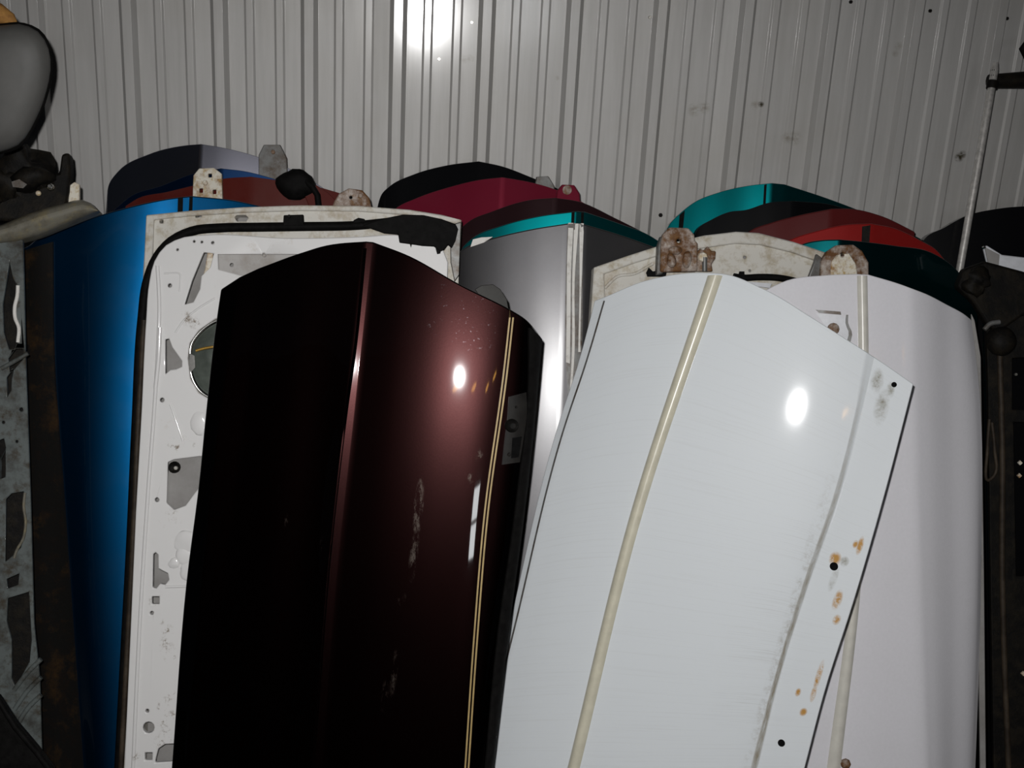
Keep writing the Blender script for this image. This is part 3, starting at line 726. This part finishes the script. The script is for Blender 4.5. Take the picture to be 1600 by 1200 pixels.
d = Door('dark teal car door behind the rusty hinges of the right stack', Plane(2.665))
d.add_skin(cols_of([(1225, 400), (1255, 381), (1285, 375), (1312, 374), (1345, 377), (1400, 384), (1455, 394), (1490, 416), (1530, 470)],
                   [-.05, -.032, -.014, 0, -.006, -.026, -.046, -.058, -.074], (3,)), P_DKTEAL, 0.028)

# white door, inner side, behind the two white ones
K = Door('white car door showing its rust stained inner edge behind two white doors', Plane(2.563, 17.3))
outK = [(928, 418), (980, 400), (1030, 384), (1100, 368), (1150, 362), (1185, 364), (1240, 378), (1300, 398), (1345, 420), (1350, 760), (1300, 1300), (880, 1300), (900, 900), (924, 480)]
K.center([K.pl.px(x, min(y, 1200)) for x, y in outK])
K.plate('outer_skin', outK, P_PRIMER, -0.040, 0.006)
K.plate('edge_flange', outK, P_FLANGE, 0.0, 0.038, [[(944, 428), (985, 413), (1030, 399), (1095, 388), (1150, 380), (1190, 382), (1240, 394), (1282, 409), (1282, 470), (1200, 470), (1100, 470), (946, 470)]], bevel=0.003, label='cream and rust stained edge flange')
K.plate('inner_panel', [(944, 428), (985, 413), (1030, 399), (1095, 388), (1150, 380), (1190, 382), (1240, 394), (1282, 409), (1282, 760), (1250, 1300), (905, 1300), (930, 760)], P_FLANGE, -0.016, 0.008,
        [circ(1164, 402, 2.5), circ(1172, 423, 2)], bevel=0.002)
K.tube('pressed_rib', [(945, 450), (965, 432), (990, 428), (1020, 412)], 0.004, P_FLANGE, -0.014, n=20)
K.tube('weatherstrip', [(1146, 432), (1160, 434), (1185, 433), (1215, 434), (1245, 440), (1290, 460)], 0.008, M_RUBBER, 0.0, n=24)
K.plate('seal_tab', [(1153, 436), (1156, 424), (1163, 424), (1164, 438)], M_RUBBER, 0.006, 0.006)
K.plate('label_plate', [(1168, 440), (1206, 443), (1203, 450), (1170, 446)], M_WHITEPLATE, 0.012, 0.003)
K.plate('seal_tab', [(1010, 426), (1014, 418), (1020, 424), (1034, 422), (1042, 424), (1040, 432), (1012, 432)], M_RUBBER, 0.004, 0.006)
h = K.plate('hinge', [(1032, 425), (1033, 378), (1036, 366), (1046, 355), (1076, 356), (1085, 366), (1087, 376), (1091, 380), (1090, 424)], M_RUST, 0.030, 0.020, [circ(1061, 376, 3.4)], bevel=0.004)
K.plate('hinge_side', [(1026, 430), (1028, 384), (1033, 368), (1036, 380), (1036, 428)], M_STEEL, 0.022, 0.024, parent=h, bevel=0.003)
for (x, y, rx, rz) in ((1049, 407, .011, .018), (1073, 406, .011, .020), (1055, 391, .016, .010)):
    blob('hinge_knuckle', K.pl.px(x, y, 0.030), (rx, 0.012, rz), M_RUST, h, int(x), 0.1, (K.pl.eu, K.pl.n, K.pl.ev))
h = K.plate('check_link', [(1088, 424), (1088, 396), (1094, 388), (1100, 391), (1106, 384), (1112, 392), (1119, 392), (1118, 404), (1112, 412), (1114, 424)], M_RUST, 0.020, 0.012, bevel=0.003)
K.bolt(1097, 402, 0.012, M_RUSTC, 0.020, 0.010, parent=h, sides=8)
K.tube('check_pin', [(1101, 402), (1101, 424)], 0.006, M_STEEL, 0.026, parent=h, n=6)
h = K.plate('hinge', [(1282, 440), (1284, 408), (1293, 393), (1308, 383), (1334, 382), (1348, 392), (1358, 410), (1358, 440)], M_RUST, 0.034, 0.022, [circ(1317, 397, 3)], bevel=0.004)
K.plate('hinge_leaf', [(1298, 440), (1299, 410), (1308, 398), (1328, 396), (1338, 412), (1342, 440)], M_RUSTC, 0.039, 0.006, [circ(1317, 399, 3)], parent=h, bevel=0.003)
K.plate('hinge_side', [(1262, 436), (1272, 410), (1276, 396), (1284, 402), (1284, 440)], M_STEEL, 0.022, 0.012, parent=h, bevel=0.003)

# rear white door
L = Door('upright white car door with an ivory trim strip, behind the tilted white door', Plane(2.455, yaw=-8, xp=0.75))
L.add_skin([([(1165, 470), (1140, 760), (1080, 1200)], -.040, False), ([(1230, 438), (1200, 760), (1150, 1200)], -.020, False), ([(1290, 430), (1268, 760), (1225, 1200)], -.006, False),
            ([(1337, 428), (1325, 900), (1290, 1200)], .000, True), ([(1357, 429), (1344, 900), (1311, 1200)], .001, True),
            ([(1404, 443), (1405, 760), (1400, 1200)], .004, False), ([(1426, 451), (1432, 760), (1444, 1200)], .004, False), ([(1442, 457), (1447, 760), (1458, 1200)], -.005, False),
            ([(1480, 476), (1488, 760), (1490, 1200)], -.044, False), ([(1510, 493), (1521, 600), (1527, 900), (1523, 1060), (1519, 1200)], -.080, False),
            ([(1518, 500), (1530, 600), (1533, 900), (1529, 1060), (1524, 1200)], -.098, False)], P_WHITE, 0.024)
L.patch('trim_strip', [(1339, 431), (1341, 560), (1330, 900), (1292, 1200)], [(1355, 431), (1357, 560), (1346, 900), (1313, 1200)], 0.002, M_PALETRIM, across=6, crown=0.007, label='pale ivory plastic trim strip')
L.plate('edge_strip', [(1518, 490), (1523, 500), (1533, 560), (1536, 760), (1538, 900), (1541, 1200), (1541, 1300), (1531, 1300), (1532, 1200), (1528, 900), (1526, 700), (1521, 560)], P_PRIMER, -0.105, 0.008, bevel=0.002)
tp = L.patch('handle_cup', [(1276, 490), (1283, 500), (1292, 516), (1300, 540)], [(1312, 492), (1322, 500), (1326, 520), (1322, 540)], 0.0012, M_WHITEPLATE, rows=10, ext=False, label='mangled handle cup')
L.patch('cup_edge', [(1274, 484), (1280, 489)], [(1313, 487), (1314, 492)], 0.004, M_STEEL, tp, rows=4, ext=False)
L.patch('cup_edge', [(1322, 492), (1321, 506), (1326, 520), (1322, 536)], [(1325, 492), (1325, 506), (1331, 520), (1328, 536)], 0.004, M_STEEL, tp, rows=8, across=2, ext=False)
L.bolt(1302, 514, 0.014, M_RUST, h=0.008, on_skin=True, parent=tp, sides=12, dome=True)
L.bolt(1321, 1193, 0.012, M_RUST, h=0.012, on_skin=True, sides=8, dome=True, name='rusty_clip')

# tilted white door in front
WH2, nt2, b2 = _mat('white_paint_grimy')
Mx = Door('white car door tilted to the right with ivory trim and a rust stained sill', Plane(2.40, 18.2, -23.2, 0.42))
Mx.add_skin([([(929, 470), (905, 562), (870, 670), (795, 980), (742, 1200)], -.040, False),
             ([(947, 463), (919, 562), (883, 670), (806, 980), (752, 1200)], -.030, True),
             ([(1010, 438), (905, 800), (805, 1200)], -.012, False),
             ([(1105, 426), (985, 800), (886, 1200)], .002, False),
             ([(1131, 428), (1005, 800), (905, 1200)], .004, False),
             ([(1190, 450), (1070, 800), (968, 1200)], .006, False),
             ([(1270, 497), (1245, 600), (1185, 800), (1075, 1200)], .004, False),
             ([(1335, 538), (1315, 640), (1275, 800), (1160, 1200)], -.003, False),
             ([(1354, 550), (1337, 640), (1301, 780), (1258, 905), (1213, 1050), (1174, 1200)], -.006, True),
             ([(1366, 558), (1347, 640), (1311, 780), (1267, 905), (1221, 1050), (1184, 1200)], -.015, True),
             ([(1378, 566), (1356, 660), (1322, 780), (1278, 905), (1232, 1050), (1195, 1200)], -.0128, False),
             ([(1427, 600), (1380, 780), (1332, 945), (1290, 1075), (1257, 1200)], -.003, False)], WH2, 0.010, sub=8)
Mx.patch('trim_strip', [(1106, 431), (986, 800), (887, 1200)], [(1129, 431), (1005, 800), (906, 1200)], 0.002, M_IVORY, across=8, crown=0.009, rows=50, bevel=0, label='yellowed ivory trim strip')
Mx.patch('belt_seal', [(943, 470), (916, 562), (880, 670), (803, 980), (749, 1200)], [(945.5, 470), (918.5, 562), (882.5, 670), (805.5, 980), (751.5, 1200)], 0.0008, M_STEEL, across=2)
for x, y, r in ((1397, 601, .0055), (1303, 885, .0085), (1221, 1161, .0075)):
    Mx.bolt(x, y, r, M_HOLE, h=0.0006, on_skin=True, sides=14, name='drilled_hole')

# ------------------------------------------------------------------ materials that follow one door's own marks and painted glints
def spots(nt, uvsock, pts, warp=0.0):
    """mask 0..1 of elliptical marks at (s, t, rs, rt)"""
    sep = node(nt, 'ShaderNodeSeparateXYZ'); nt.links.new(uvsock, sep.inputs[0])
    tot = None
    for s, t, rs, rt in pts:
        a = mth(nt, 'DIVIDE', mth(nt, 'SUBTRACT', sep.outputs[0], s), rs); b = mth(nt, 'DIVIDE', mth(nt, 'SUBTRACT', sep.outputs[1], t), rt)
        q = mth(nt, 'SUBTRACT', 1.0, mth(nt, 'ADD', mth(nt, 'MULTIPLY', a, a), mth(nt, 'MULTIPLY', b, b)), True)
        tot = q if tot is None else mth(nt, 'MAXIMUM', tot, q)
    return tot
def finish_white():
    nt, b = nt2, b2
    v = objco(nt); uv = node(nt, 'ShaderNodeUVMap', uv_map='st').outputs[0]
    n1 = noise(nt, v, 60, 6, 0.75); n2 = noise(nt, v, 22, 5, 0.7)
    c = mixc(nt, mth(nt, 'MULTIPLY', ramp(nt, noise(nt, uv, 1, 4, 0.6, (3, 260, 1)), [(0.52, 0.0), (0.8, 1.0)]), 0.16), (0.66, 0.69, 0.71), (0.40, 0.39, 0.37))
    # grime along the sill step
    s5 = Mx.st(1304, 785)[0]; s4 = Mx.st(1296, 785)[0]
    g = mth(nt, 'MULTIPLY', spots(nt, uv, [(s5, 0.80, 0.013, 0.80)]), ramp(nt, noise(nt, uv, 1, 6, 0.75, (120, 22, 1)), [(0.32, 0.15), (0.60, 1.0)]))
    c = mixc(nt, mth(nt, 'MULTIPLY', g, 1.0, True), c, (0.27, 0.23, 0.16))
    g = mth(nt, 'MULTIPLY', spots(nt, uv, [(s4-0.008, 0.62, 0.030, 0.42)]), ramp(nt, n1, [(0.46, 0.0), (0.68, 1.0)]))
    c = mixc(nt, mth(nt, 'MULTIPLY', g, 0.55, True), c, (0.26, 0.23, 0.18))
    wide = []
    for x, y in ((1255, 860), (1225, 930), (1190, 1010), (1165, 1090)):
        s, t = Mx.st(x, y); wide.append((s, t, 0.10, 0.05))
    streaks = ramp(nt, noise(nt, uv, 1, 5, 0.7, (4, 420, 1)), [(0.52, 0.0), (0.68, 1.0)])
    c = mixc(nt, mth(nt, 'MULTIPLY', mth(nt, 'MULTIPLY', spots(nt, uv, wide), streaks), 0.35), c, (0.28, 0.27, 0.25))
    dk = []
    for x, y, rs, rt in ((1382, 622, .022, .045), (1397, 601, .014, .018), (1372, 600, .016, .03), (1303, 905, .010, .03), (1320, 870, .012, .012)):
        s, t = Mx.st(x, y); dk.append((s, t, rs, rt))
    g = mth(nt, 'MULTIPLY', spots(nt, uv, dk), mth(nt, 'MULTIPLY', ramp(nt, n2, [(0.38, 0.1), (0.58, 1.0)]), ramp(nt, n1, [(0.36, 0.25), (0.6, 1.0)])))
    c = mixc(nt, mth(nt, 'MULTIPLY', g, 0.9, True), c, (0.17, 0.15, 0.09))
    rs_ = []
    for x, y, rs, rt in ((1340, 862, .007, .018), (1314, 925, .009, .020), (1303, 980, .008, .010), (1277, 1060, .006, .030), (1267, 1088, .006, .016), (1252, 1108, .008, .008), (1335, 850, .006, .008), (1250, 1078, .006, .008), (1300, 885, .013, .013)):
        s, t = Mx.st(x, y); rs_.append((s, t, rs*1.25, rt*1.25))
    g = mth(nt, 'MULTIPLY', spots(nt, uv, rs_), ramp(nt, n1, [(0.34, 0.0), (0.55, 1.0)]))
    c = mixc(nt, mth(nt, 'MULTIPLY', g, 1.25, True), c, (0.45, 0.24, 0.06))
    nt.links.new(c, b.inputs['Base Color'])
    b.inputs['Roughness'].default_value = 0.42; b.inputs['Specular IOR Level'].default_value = 0.15
    b.inputs['Coat Weight'].default_value = 1.0; b.inputs['Coat Roughness'].default_value = 0.045
    bump(nt, b, noise(nt, v, 7, 2, 0.5), 0.08, 0.002)
finish_white()
def finish_plum():
    nt, b = PLM.node_tree, PLM.node_tree.nodes['Principled BSDF']
    v = objco(nt); uv = node(nt, 'ShaderNodeUVMap', uv_map='st').outputs[0]
    fine = noise(nt, v, 420, 2, 0.5)
    c = mixc(nt, mth(nt, 'MULTIPLY', fine, 0.5), (0.0060, 0.0022, 0.0022), (0.0100, 0.0038, 0.0036))
    sp_ = []  # scuffs, reflected smears and small flash glints, painted in as pale colour
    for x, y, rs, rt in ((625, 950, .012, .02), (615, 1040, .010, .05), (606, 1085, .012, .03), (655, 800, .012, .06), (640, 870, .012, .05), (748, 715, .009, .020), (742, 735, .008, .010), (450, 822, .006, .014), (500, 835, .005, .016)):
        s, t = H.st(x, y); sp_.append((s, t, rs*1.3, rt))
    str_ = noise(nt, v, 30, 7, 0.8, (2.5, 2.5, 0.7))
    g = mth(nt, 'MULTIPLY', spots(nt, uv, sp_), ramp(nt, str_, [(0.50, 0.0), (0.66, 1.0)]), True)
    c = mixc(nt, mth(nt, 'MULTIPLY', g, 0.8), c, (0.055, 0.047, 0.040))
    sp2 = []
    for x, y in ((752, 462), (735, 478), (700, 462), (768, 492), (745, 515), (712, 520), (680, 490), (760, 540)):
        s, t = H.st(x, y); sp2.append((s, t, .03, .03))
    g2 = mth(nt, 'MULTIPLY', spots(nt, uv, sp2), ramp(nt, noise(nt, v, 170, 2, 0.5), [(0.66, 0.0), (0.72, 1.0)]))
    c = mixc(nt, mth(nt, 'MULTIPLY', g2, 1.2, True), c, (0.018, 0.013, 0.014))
    nt.links.new(c, b.inputs['Base Color'])
    b.inputs['Metallic'].default_value = 1.0
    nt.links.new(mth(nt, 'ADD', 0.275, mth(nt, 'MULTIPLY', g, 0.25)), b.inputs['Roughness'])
    b.inputs['Coat Weight'].default_value = 1.0; b.inputs['Coat Roughness'].default_value = 0.03
    bump(nt, b, noise(nt, v, 240, 3, 0.6), 0.04, 0.0006)
finish_plum()
# details of the plum door
for a, bb in ((0, 2.6), (5.2, 7.8)):
    H.patch('pinstripe', [(796.5+a, 484), (786+a, 580), (756+a, 800), (739+a, 1000), (725.5+a, 1200)], [(796.5+bb, 484), (786+bb, 580), (756+bb, 800), (739+bb, 1000), (725.5+bb, 1200)], 0.0007, M_GOLD, across=1, rows=60, label='gold pinstripe')
H.patch('edge_trim', [(826, 512), (825, 600), (804, 800), (776, 1000), (757, 1200)], [(845, 530), (840, 590), (818, 800), (798, 950), (768, 1200)], 0.004, M_RUBBER, across=4, crown=0.003, label='black rubber edge trim')
hp = H.patch('handle_plate', [(795, 620), (792, 660), (788, 690), (784, 726)], [(821, 613), (822, 640), (816, 690), (811, 722)], 0.003, M_STEEL, rows=12, ext=False, bevel=0, label='grey lock plate with the handle missing')
MHP = plain('dark_grey_plate', (0.012, 0.011, 0.010), 0.0, 0.5, 0.35, 40, 0.0, 0.15); hp.data.materials[0] = MHP
H.patch('handle_opening', [(800, 684), (798, 716)], [(814, 682), (809, 714)], 0.0042, M_HOLE, hp, rows=5, ext=False)
c, n, _ = H.hit(799, 665); lk = disc('lock_cylinder', c+n*0.002, n, 0.014, 0.016, M_DARKSTEEL, hp, 16, True)
H.bolt(806, 636, 0.003, M_DARKSTEEL, h=0.006, on_skin=True, parent=hp)
H.bolt(795, 710, 0.004, M_DARKSTEEL, h=0.006, on_skin=True, parent=hp)
H.plate('mirror_gasket', [(742, 452), (752, 446), (770, 444), (782, 452), (792, 468), (796, 490), (760, 480)], M_SMOKE, -0.030, 0.003, bevel=0.001, label='smoky plastic gasket poking up')
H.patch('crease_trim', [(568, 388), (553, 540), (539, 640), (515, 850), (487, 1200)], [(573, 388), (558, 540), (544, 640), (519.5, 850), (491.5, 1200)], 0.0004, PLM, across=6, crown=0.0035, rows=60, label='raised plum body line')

# =================================================================== FAR LEFT
A = Door('dirty grey door shell at the left edge with torn holes', Plane(2.52, yaw=6, xp=-1.1), 'loose door shells at the edges')
outA = [(-260, 384), (-60, 362), (0, 352), (36, 376), (40, 560), (47, 760), (51, 900), (53, 975), (62, 1060), (66, 1200), (66, 1300), (-260, 1300)]
A.center([A.pl.px(x, min(y, 1200)) for x, y in outA])
A.plate('outer_skin', outA, M_DARKSTEEL, -0.060, 0.006)
hA = [[(10, 440), (15, 412), (20, 436), (28, 448), (27, 462), (24, 492), (29, 510), (29, 530), (22, 545), (14, 546), (6, 520), (4, 476)],
      [(13, 560), (24, 545), (36, 545), (35, 562), (24, 575), (15, 580)], [(10, 590), (18, 580), (17, 610), (12, 618)],
      [(9, 780), (18, 771), (37, 768), (36, 800), (40, 830), (32, 856), (20, 868), (8, 878)],
      [(10, 905), (30, 896), (28, 914), (12, 920)],
      [(12, 935), (45, 925), (49, 1000), (46, 1034), (24, 1074), (18, 1060), (18, 1000), (10, 970)],
      [(-6, 690), (6, 685), (9, 700), (0, 720)], circ(33, 640, 3), circ(5, 660, 2.4), circ(26, 690, 2.2), [(0, 715), (9, 712), (8, 745), (0, 750)]]
ipA = A.plate('inner_panel', outA, P_OLDGREY, 0.0, 0.010, hA, bevel=0.002)
A.tube('sealant_bead', [(28, 446), (27, 462), (23, 480), (24, 498), (29, 510), (28, 535)], 0.0042, M_TAPE, 0.003, n=30, label='smeared white sealant')
A.tube('sealant_bead', [(39, 770), (37, 790), (40, 815), (36, 842), (26, 860), (22, 872)], 0.0032, P_OLDTOP, 0.003, n=30)
A.tube('pressed_rib', [(2, 576), (20, 566), (44, 552)], 0.005, P_OLDGREY, 0.002, n=12)
for k in range(3):
    A.tube('pressed_rib', [(22+k*1, 1078+k*30), (44, 1050+k*28), (64, 1030+k*28)], 0.0055, P_OLDGREY, 0.003, n=10)
# thick cream top end of the shell
V = []; F = []
sec = [(352, .000), (340, .012), (332, .030), (324, .020), (318, -.01), (316, -.05)]
topL = [(-260, 374), (-60, 364), (0, 352), (20, 344), (60, 328), (100, 318), (128, 312), (143, 318), (152, 328)]
botL = [(-260, 410), (-60, 392), (0, 380), (30, 376), (62, 367), (84, 358), (104, 350), (128, 340), (154, 330)]
NP = 30
tl = smooth_path(topL, NP); bl = smooth_path(botL, NP); M_ = 8
for i in range(NP):
    for j in range(M_):
        t = j/(M_-1); wv = 0.022*math.sin(math.pi*min(1, t*1.0))+0.006*math.sin(3*math.pi*t)
        V.append(A.pl.px(tl[i][0]*(1-t)+bl[i][0]*t, tl[i][1]*(1-t)+bl[i][1]*t, wv))
nv = len(V)
V += [v-A.pl.n*0.05 for v in V]
for i in range(NP-1):
    for j in range(M_-1):
        a = i*M_+j; F.append((a, a+1, a+M_+1, a+M_)); F.append((nv+a, nv+a+M_, nv+a+M_+1, nv+a+1))
for i in range(NP-1):
    for j in (0, M_-1): a = i*M_+j; F.append((a, a+M_, nv+a+M_, nv+a))
for j in range(M_-1):
    for i in (0, NP-1): a = i*M_+j; F.append((a, a+1, nv+a+1, nv+a))
build('top_end', V, F, P_OLDTOP, A.root, angle=40, label='dirty cream folded end')
axA = (A.pl.eu, A.pl.n, A.pl.ev)
lt = A.plate('latch', [(-60, 345), (-60, 262), (0, 262), (30, 262), (55, 262), (72, 276), (92, 270), (96, 240), (108, 238), (110, 262), (107, 300), (100, 330), (40, 345)], M_DARKSTEEL, -0.006, 0.045, bevel=0.006, label='greasy black latch')
blob('grease_lump', A.pl.px(38, 258, -0.01), (0.042, 0.035, 0.040), M_DARKSTEEL, lt, 11, 0.6, axA)
blob('grease_lump', A.pl.px(60, 282, 0.0), (0.032, 0.03, 0.035), M_DARKSTEEL, lt, 12, 0.7, axA)
blob('grease_lump', A.pl.px(10, 285, 0.0), (0.05, 0.03, 0.045), M_DARKSTEEL, lt, 14, 0.7, axA)
A.plate('latch_bracket', [(106, 322), (108, 290), (116, 284), (124, 288), (124, 318), (118, 322)], M_RUSTC, -0.02, 0.014, parent=lt, bevel=0.002)
A.bolt(79, 292, 0.009, M_CHROME, 0.020, 0.012, 'latch_pin', parent=lt, sides=12, dome=True)
A.bolt(60, 302, 0.006, M_RUSTC, 0.024, 0.006, 'latch_pin', parent=lt, sides=12, dome=True)
A.plate('latch_strip', [(18, 284), (30, 280), (42, 288), (36, 294), (20, 292)], M_STEEL, 0.046, 0.004, parent=lt)

# grey padded panel poking in at the top left
def padded():
    yb = 2.35
    out = [(-230, 40), (-90, 36), (0, 40), (34, 38), (60, 50), (75, 74), (79, 96), (73, 140), (57, 184), (26, 228), (0, 237), (-90, 246), (-230, 250)]
    ring = smooth_path(out, 60, True); cx, cy = -70, 140
    root = empty('seat_cushion', at_y(cx, 250, yb)); tag(root, 'grey padded panel with a black edge poking in at the top left corner', 'seat cushion')
    V = []; F = []; n = len(ring)
    levels = [(1.0, 0.0), (1.0, -0.012), (0.97, -0.028), (0.88, -0.042), (0.7, -0.050), (0.4, -0.054), (0.05, -0.055)]
    for f, dy in levels:
        for x, y in ring: V.append(at_y(cx+(x-cx)*f, cy+(y-cy)*f, yb+dy))
    for j in range(len(levels)-1):
        for k in range(n): F.append((j*n+k, j*n+(k+1) % n, (j+1)*n+(k+1) % n, (j+1)*n+k))
    F.append(tuple((len(levels)-1)*n+k for k in range(n)))
    b0 = len(V)
    for f, dy in ((1.0, 0.0), (0.99, 0.05), (0.9, 0.07)):
        for x, y in ring: V.append(at_y(cx+(x-cx)*f, cy+(y-cy)*f, yb+dy))
    for j in range(2):
        for k in range(n): F.append((b0+j*n+k, b0+(j+1)*n+k, b0+(j+1)*n+(k+1) % n, b0+j*n+(k+1) % n))
    F.append(tuple(b0+2*n+k for k in range(n)))
    build('padding', V, F, M_GREY_PLASTIC, root, angle=70)
    P = [at_y(x, y, yb-0.004) for x, y in smooth_path([(-230, 44), (-90, 42), (0, 44), (34, 42), (60, 53), (73, 76), (76, 96), (70, 140), (54, 184), (24, 227), (0, 234), (-90, 242), (-230, 246)], 70)]
    tube('edge_piping', P, 0.0085, M_RUBBER, root, 8, 'black edge piping')
    # torn tan foam above it
    q = [at_y(x, y, yb+0.01) for x, y in ((-120, 20), (-40, 14), (0, 22), (16, 31), (24, 38))]
    tube('foam_edge', q, [0.03, 0.028, 0.02, 0.014, 0.006], M_FOAM, root, 12, 'torn tan foam edge')
padded()

# black plastic panel low on the left
T = Plane(2.18, 14, 4, -1.0)
rt_ = empty('trim_panel', T.pt(T.uv(20, 1200)[0], T.vfloor(0), 0)); rt_.location.z = 0
tag(rt_, 'black plastic trim panel low in the bottom left corner', 'trim panel')
plate(T, 'panel', [(-200, 1010), (0, 1088), (26, 1128), (60, 1168), (84, 1200), (84, 1300), (-200, 1300)], M_RUBBER, 0.0, 0.012, (), rt_, bevel=0.003)
P = [T.px(x, y, 0.004) for x, y in ((-200, 1022), (0, 1098), (24, 1136), (58, 1176), (76, 1200))]
tube('edge_bead', P, 0.006, M_RUBBER, rt_)

# =================================================================== FAR RIGHT
d = Door('black car door behind the metal rod at the right edge', Plane(2.865), 'loose door shells at the edges')
d.add_skin(cols_of([(1432, 400), (1446, 372), (1475, 356), (1508, 338), (1560, 326), (1620, 321), (1720, 330), (1850, 370)],
                   [-.07, -.06, -.045, -.03, -.012, 0, -.012, -.04], (5,)), P_BLACK, 0.03)

# metal rod clamped to a cross bar that goes on to the right
RP = Plane(2.865)
a_, b_ = RP.px(1556, 98, 0.045), RP.px(1497, 436, 0.045)
dn = (b_-a_).normalized()
rr_ = empty('metal_rod', b_); tag(rr_, 'slim shiny metal rod clamped to a black cross bar at the right', 'rod')
tube('rod', [a_, a_+dn*0.02, a_+(b_-a_)*0.5, b_], [0.0065, 0.0098, 0.0098, 0.0098], M_ROD, rr_, 14)
m_ = a_+dn*0.058
tube('collar', [m_-dn*0.010, m_+dn*0.010], 0.014, M_DARKSTEEL, rr_, 14)
for k in range(3):
    q = a_+dn*(0.022+0.014*k); tube('thread_ring', [q-dn*0.002, q+dn*0.002], 0.0098, M_DARKSTEEL, rr_, 12)
tube('cross_bar', [at_y(1545, 127, 2.985), at_y(1600, 125, 2.985), at_y(1760, 118, 2.985)], [0.018, 0.022, 0.022], M_DARKSTEEL, rr_, 12, 'black cross bar')
q = empty('hook', at_y(1603, 76, 2.85)); tag(q, 'small black hook at the right edge above the cross bar', 'hook')
tube('hook_wire', [at_y(x, y, 2.88) for x, y in ((1700, 60), (1630, 62), (1604, 68), (1598, 76), (1603, 86), (1620, 90))], 0.010, M_RUBBER, q, 8)

# black inner door at the right edge with greasy hinge arm
N = Door('black bare door shell at the right edge with greasy hinge hardware', Plane(2.60, yaw=-6, xp=1.1), 'loose door shells at the edges')
oN = [(1500, 450), (1530, 432), (1580, 420), (1660, 418), (1800, 430), (1800, 1300), (1548, 1300), (1546, 1200), (1540, 900), (1536, 600)]
N.center([N.pl.px(x, min(y, 1200)) for x, y in oN])
N.plate('outer_skin', [(1536, 480), (1800, 460), (1800, 1300), (1552, 1300), (1550, 1200), (1545, 900), (1540, 600)], P_BLACK, -0.060, 0.008)
N.plate('inner_panel', [(1541, 500), (1570, 490), (1800, 480), (1800, 1300), (1556, 1300), (1553, 1200), (1548, 900), (1544, 600)], M_DARKSTEEL, -0.004, 0.010,
        [[(1582, 560), (1640, 556), (1640, 640), (1582, 640)], [(1584, 660), (1640, 660), (1640, 900), (1588, 900)]], bevel=0.002)
N.tube('weatherstrip', [(1562, 552), (1566, 700), (1566, 900), (1570, 1050), (1576, 1200)], 0.007, M_RUBBERB, 0.0, n=30, toground=True)
N.tube('weatherstrip', [(1550, 660), (1554, 700), (1552, 745), (1546, 750), (1543, 700), (1546, 655)], 0.004, M_RUBBERB, 0.004, n=30)
arm = N.plate('hinge_arm', [(1496, 448), (1506, 420), (1540, 408), (1600, 424), (1640, 440), (1640, 500), (1600, 492), (1560, 520), (1542, 505), (1520, 470)], M_DARKSTEEL, 0.020, 0.030, bevel=0.006, label='greasy black hinge arm')
blob('grease_lump', N.pl.px(1528, 442, 0.02), (0.035, 0.03, 0.03), M_DARKSTEEL, arm, 21, 0.6, (N.pl.eu, N.pl.n, N.pl.ev))
c = N.pl.px(1568, 533, 0.03)
cup = disc('bushing', c-N.pl.n*0.02, (N.pl.n+N.pl.ev*0.2).normalized(), 0.036, 0.034, M_DARKSTEEL, arm, 20, True)
N.tube('clip_band', [(1538, 515), (1547, 506), (1562, 503)], 0.006, M_STEEL, 0.030, parent=arm, n=10)
hb = N.plate('mount_bracket', [(1537, 388), (1542, 383), (1566, 398), (1600, 402), (1640, 408), (1640, 446), (1590, 438), (1562, 430), (1556, 418), (1543, 412)], M_WHITEPLATE, -0.02, 0.010, bevel=0.003, label='pale grey bracket')
N.plate('bracket_fold', [(1539, 386), (1562, 398), (1560, 420), (1544, 410)], P_PRIMER, -0.012, 0.004, parent=hb)
N.bolt(1537, 387, 0.004, M_CHROME, -0.012, parent=hb)
for x, y in ((1593, 723), (1592, 743), (1598, 1052)): N.bolt(x, y, 0.006, M_RUSTC, 0.0, 0.006, 'wire_connector', sides=4)
for x, y in ((1587, 585), ): N.bolt(x, y, 0.004, M_BOLT, 0.0, 0.004)
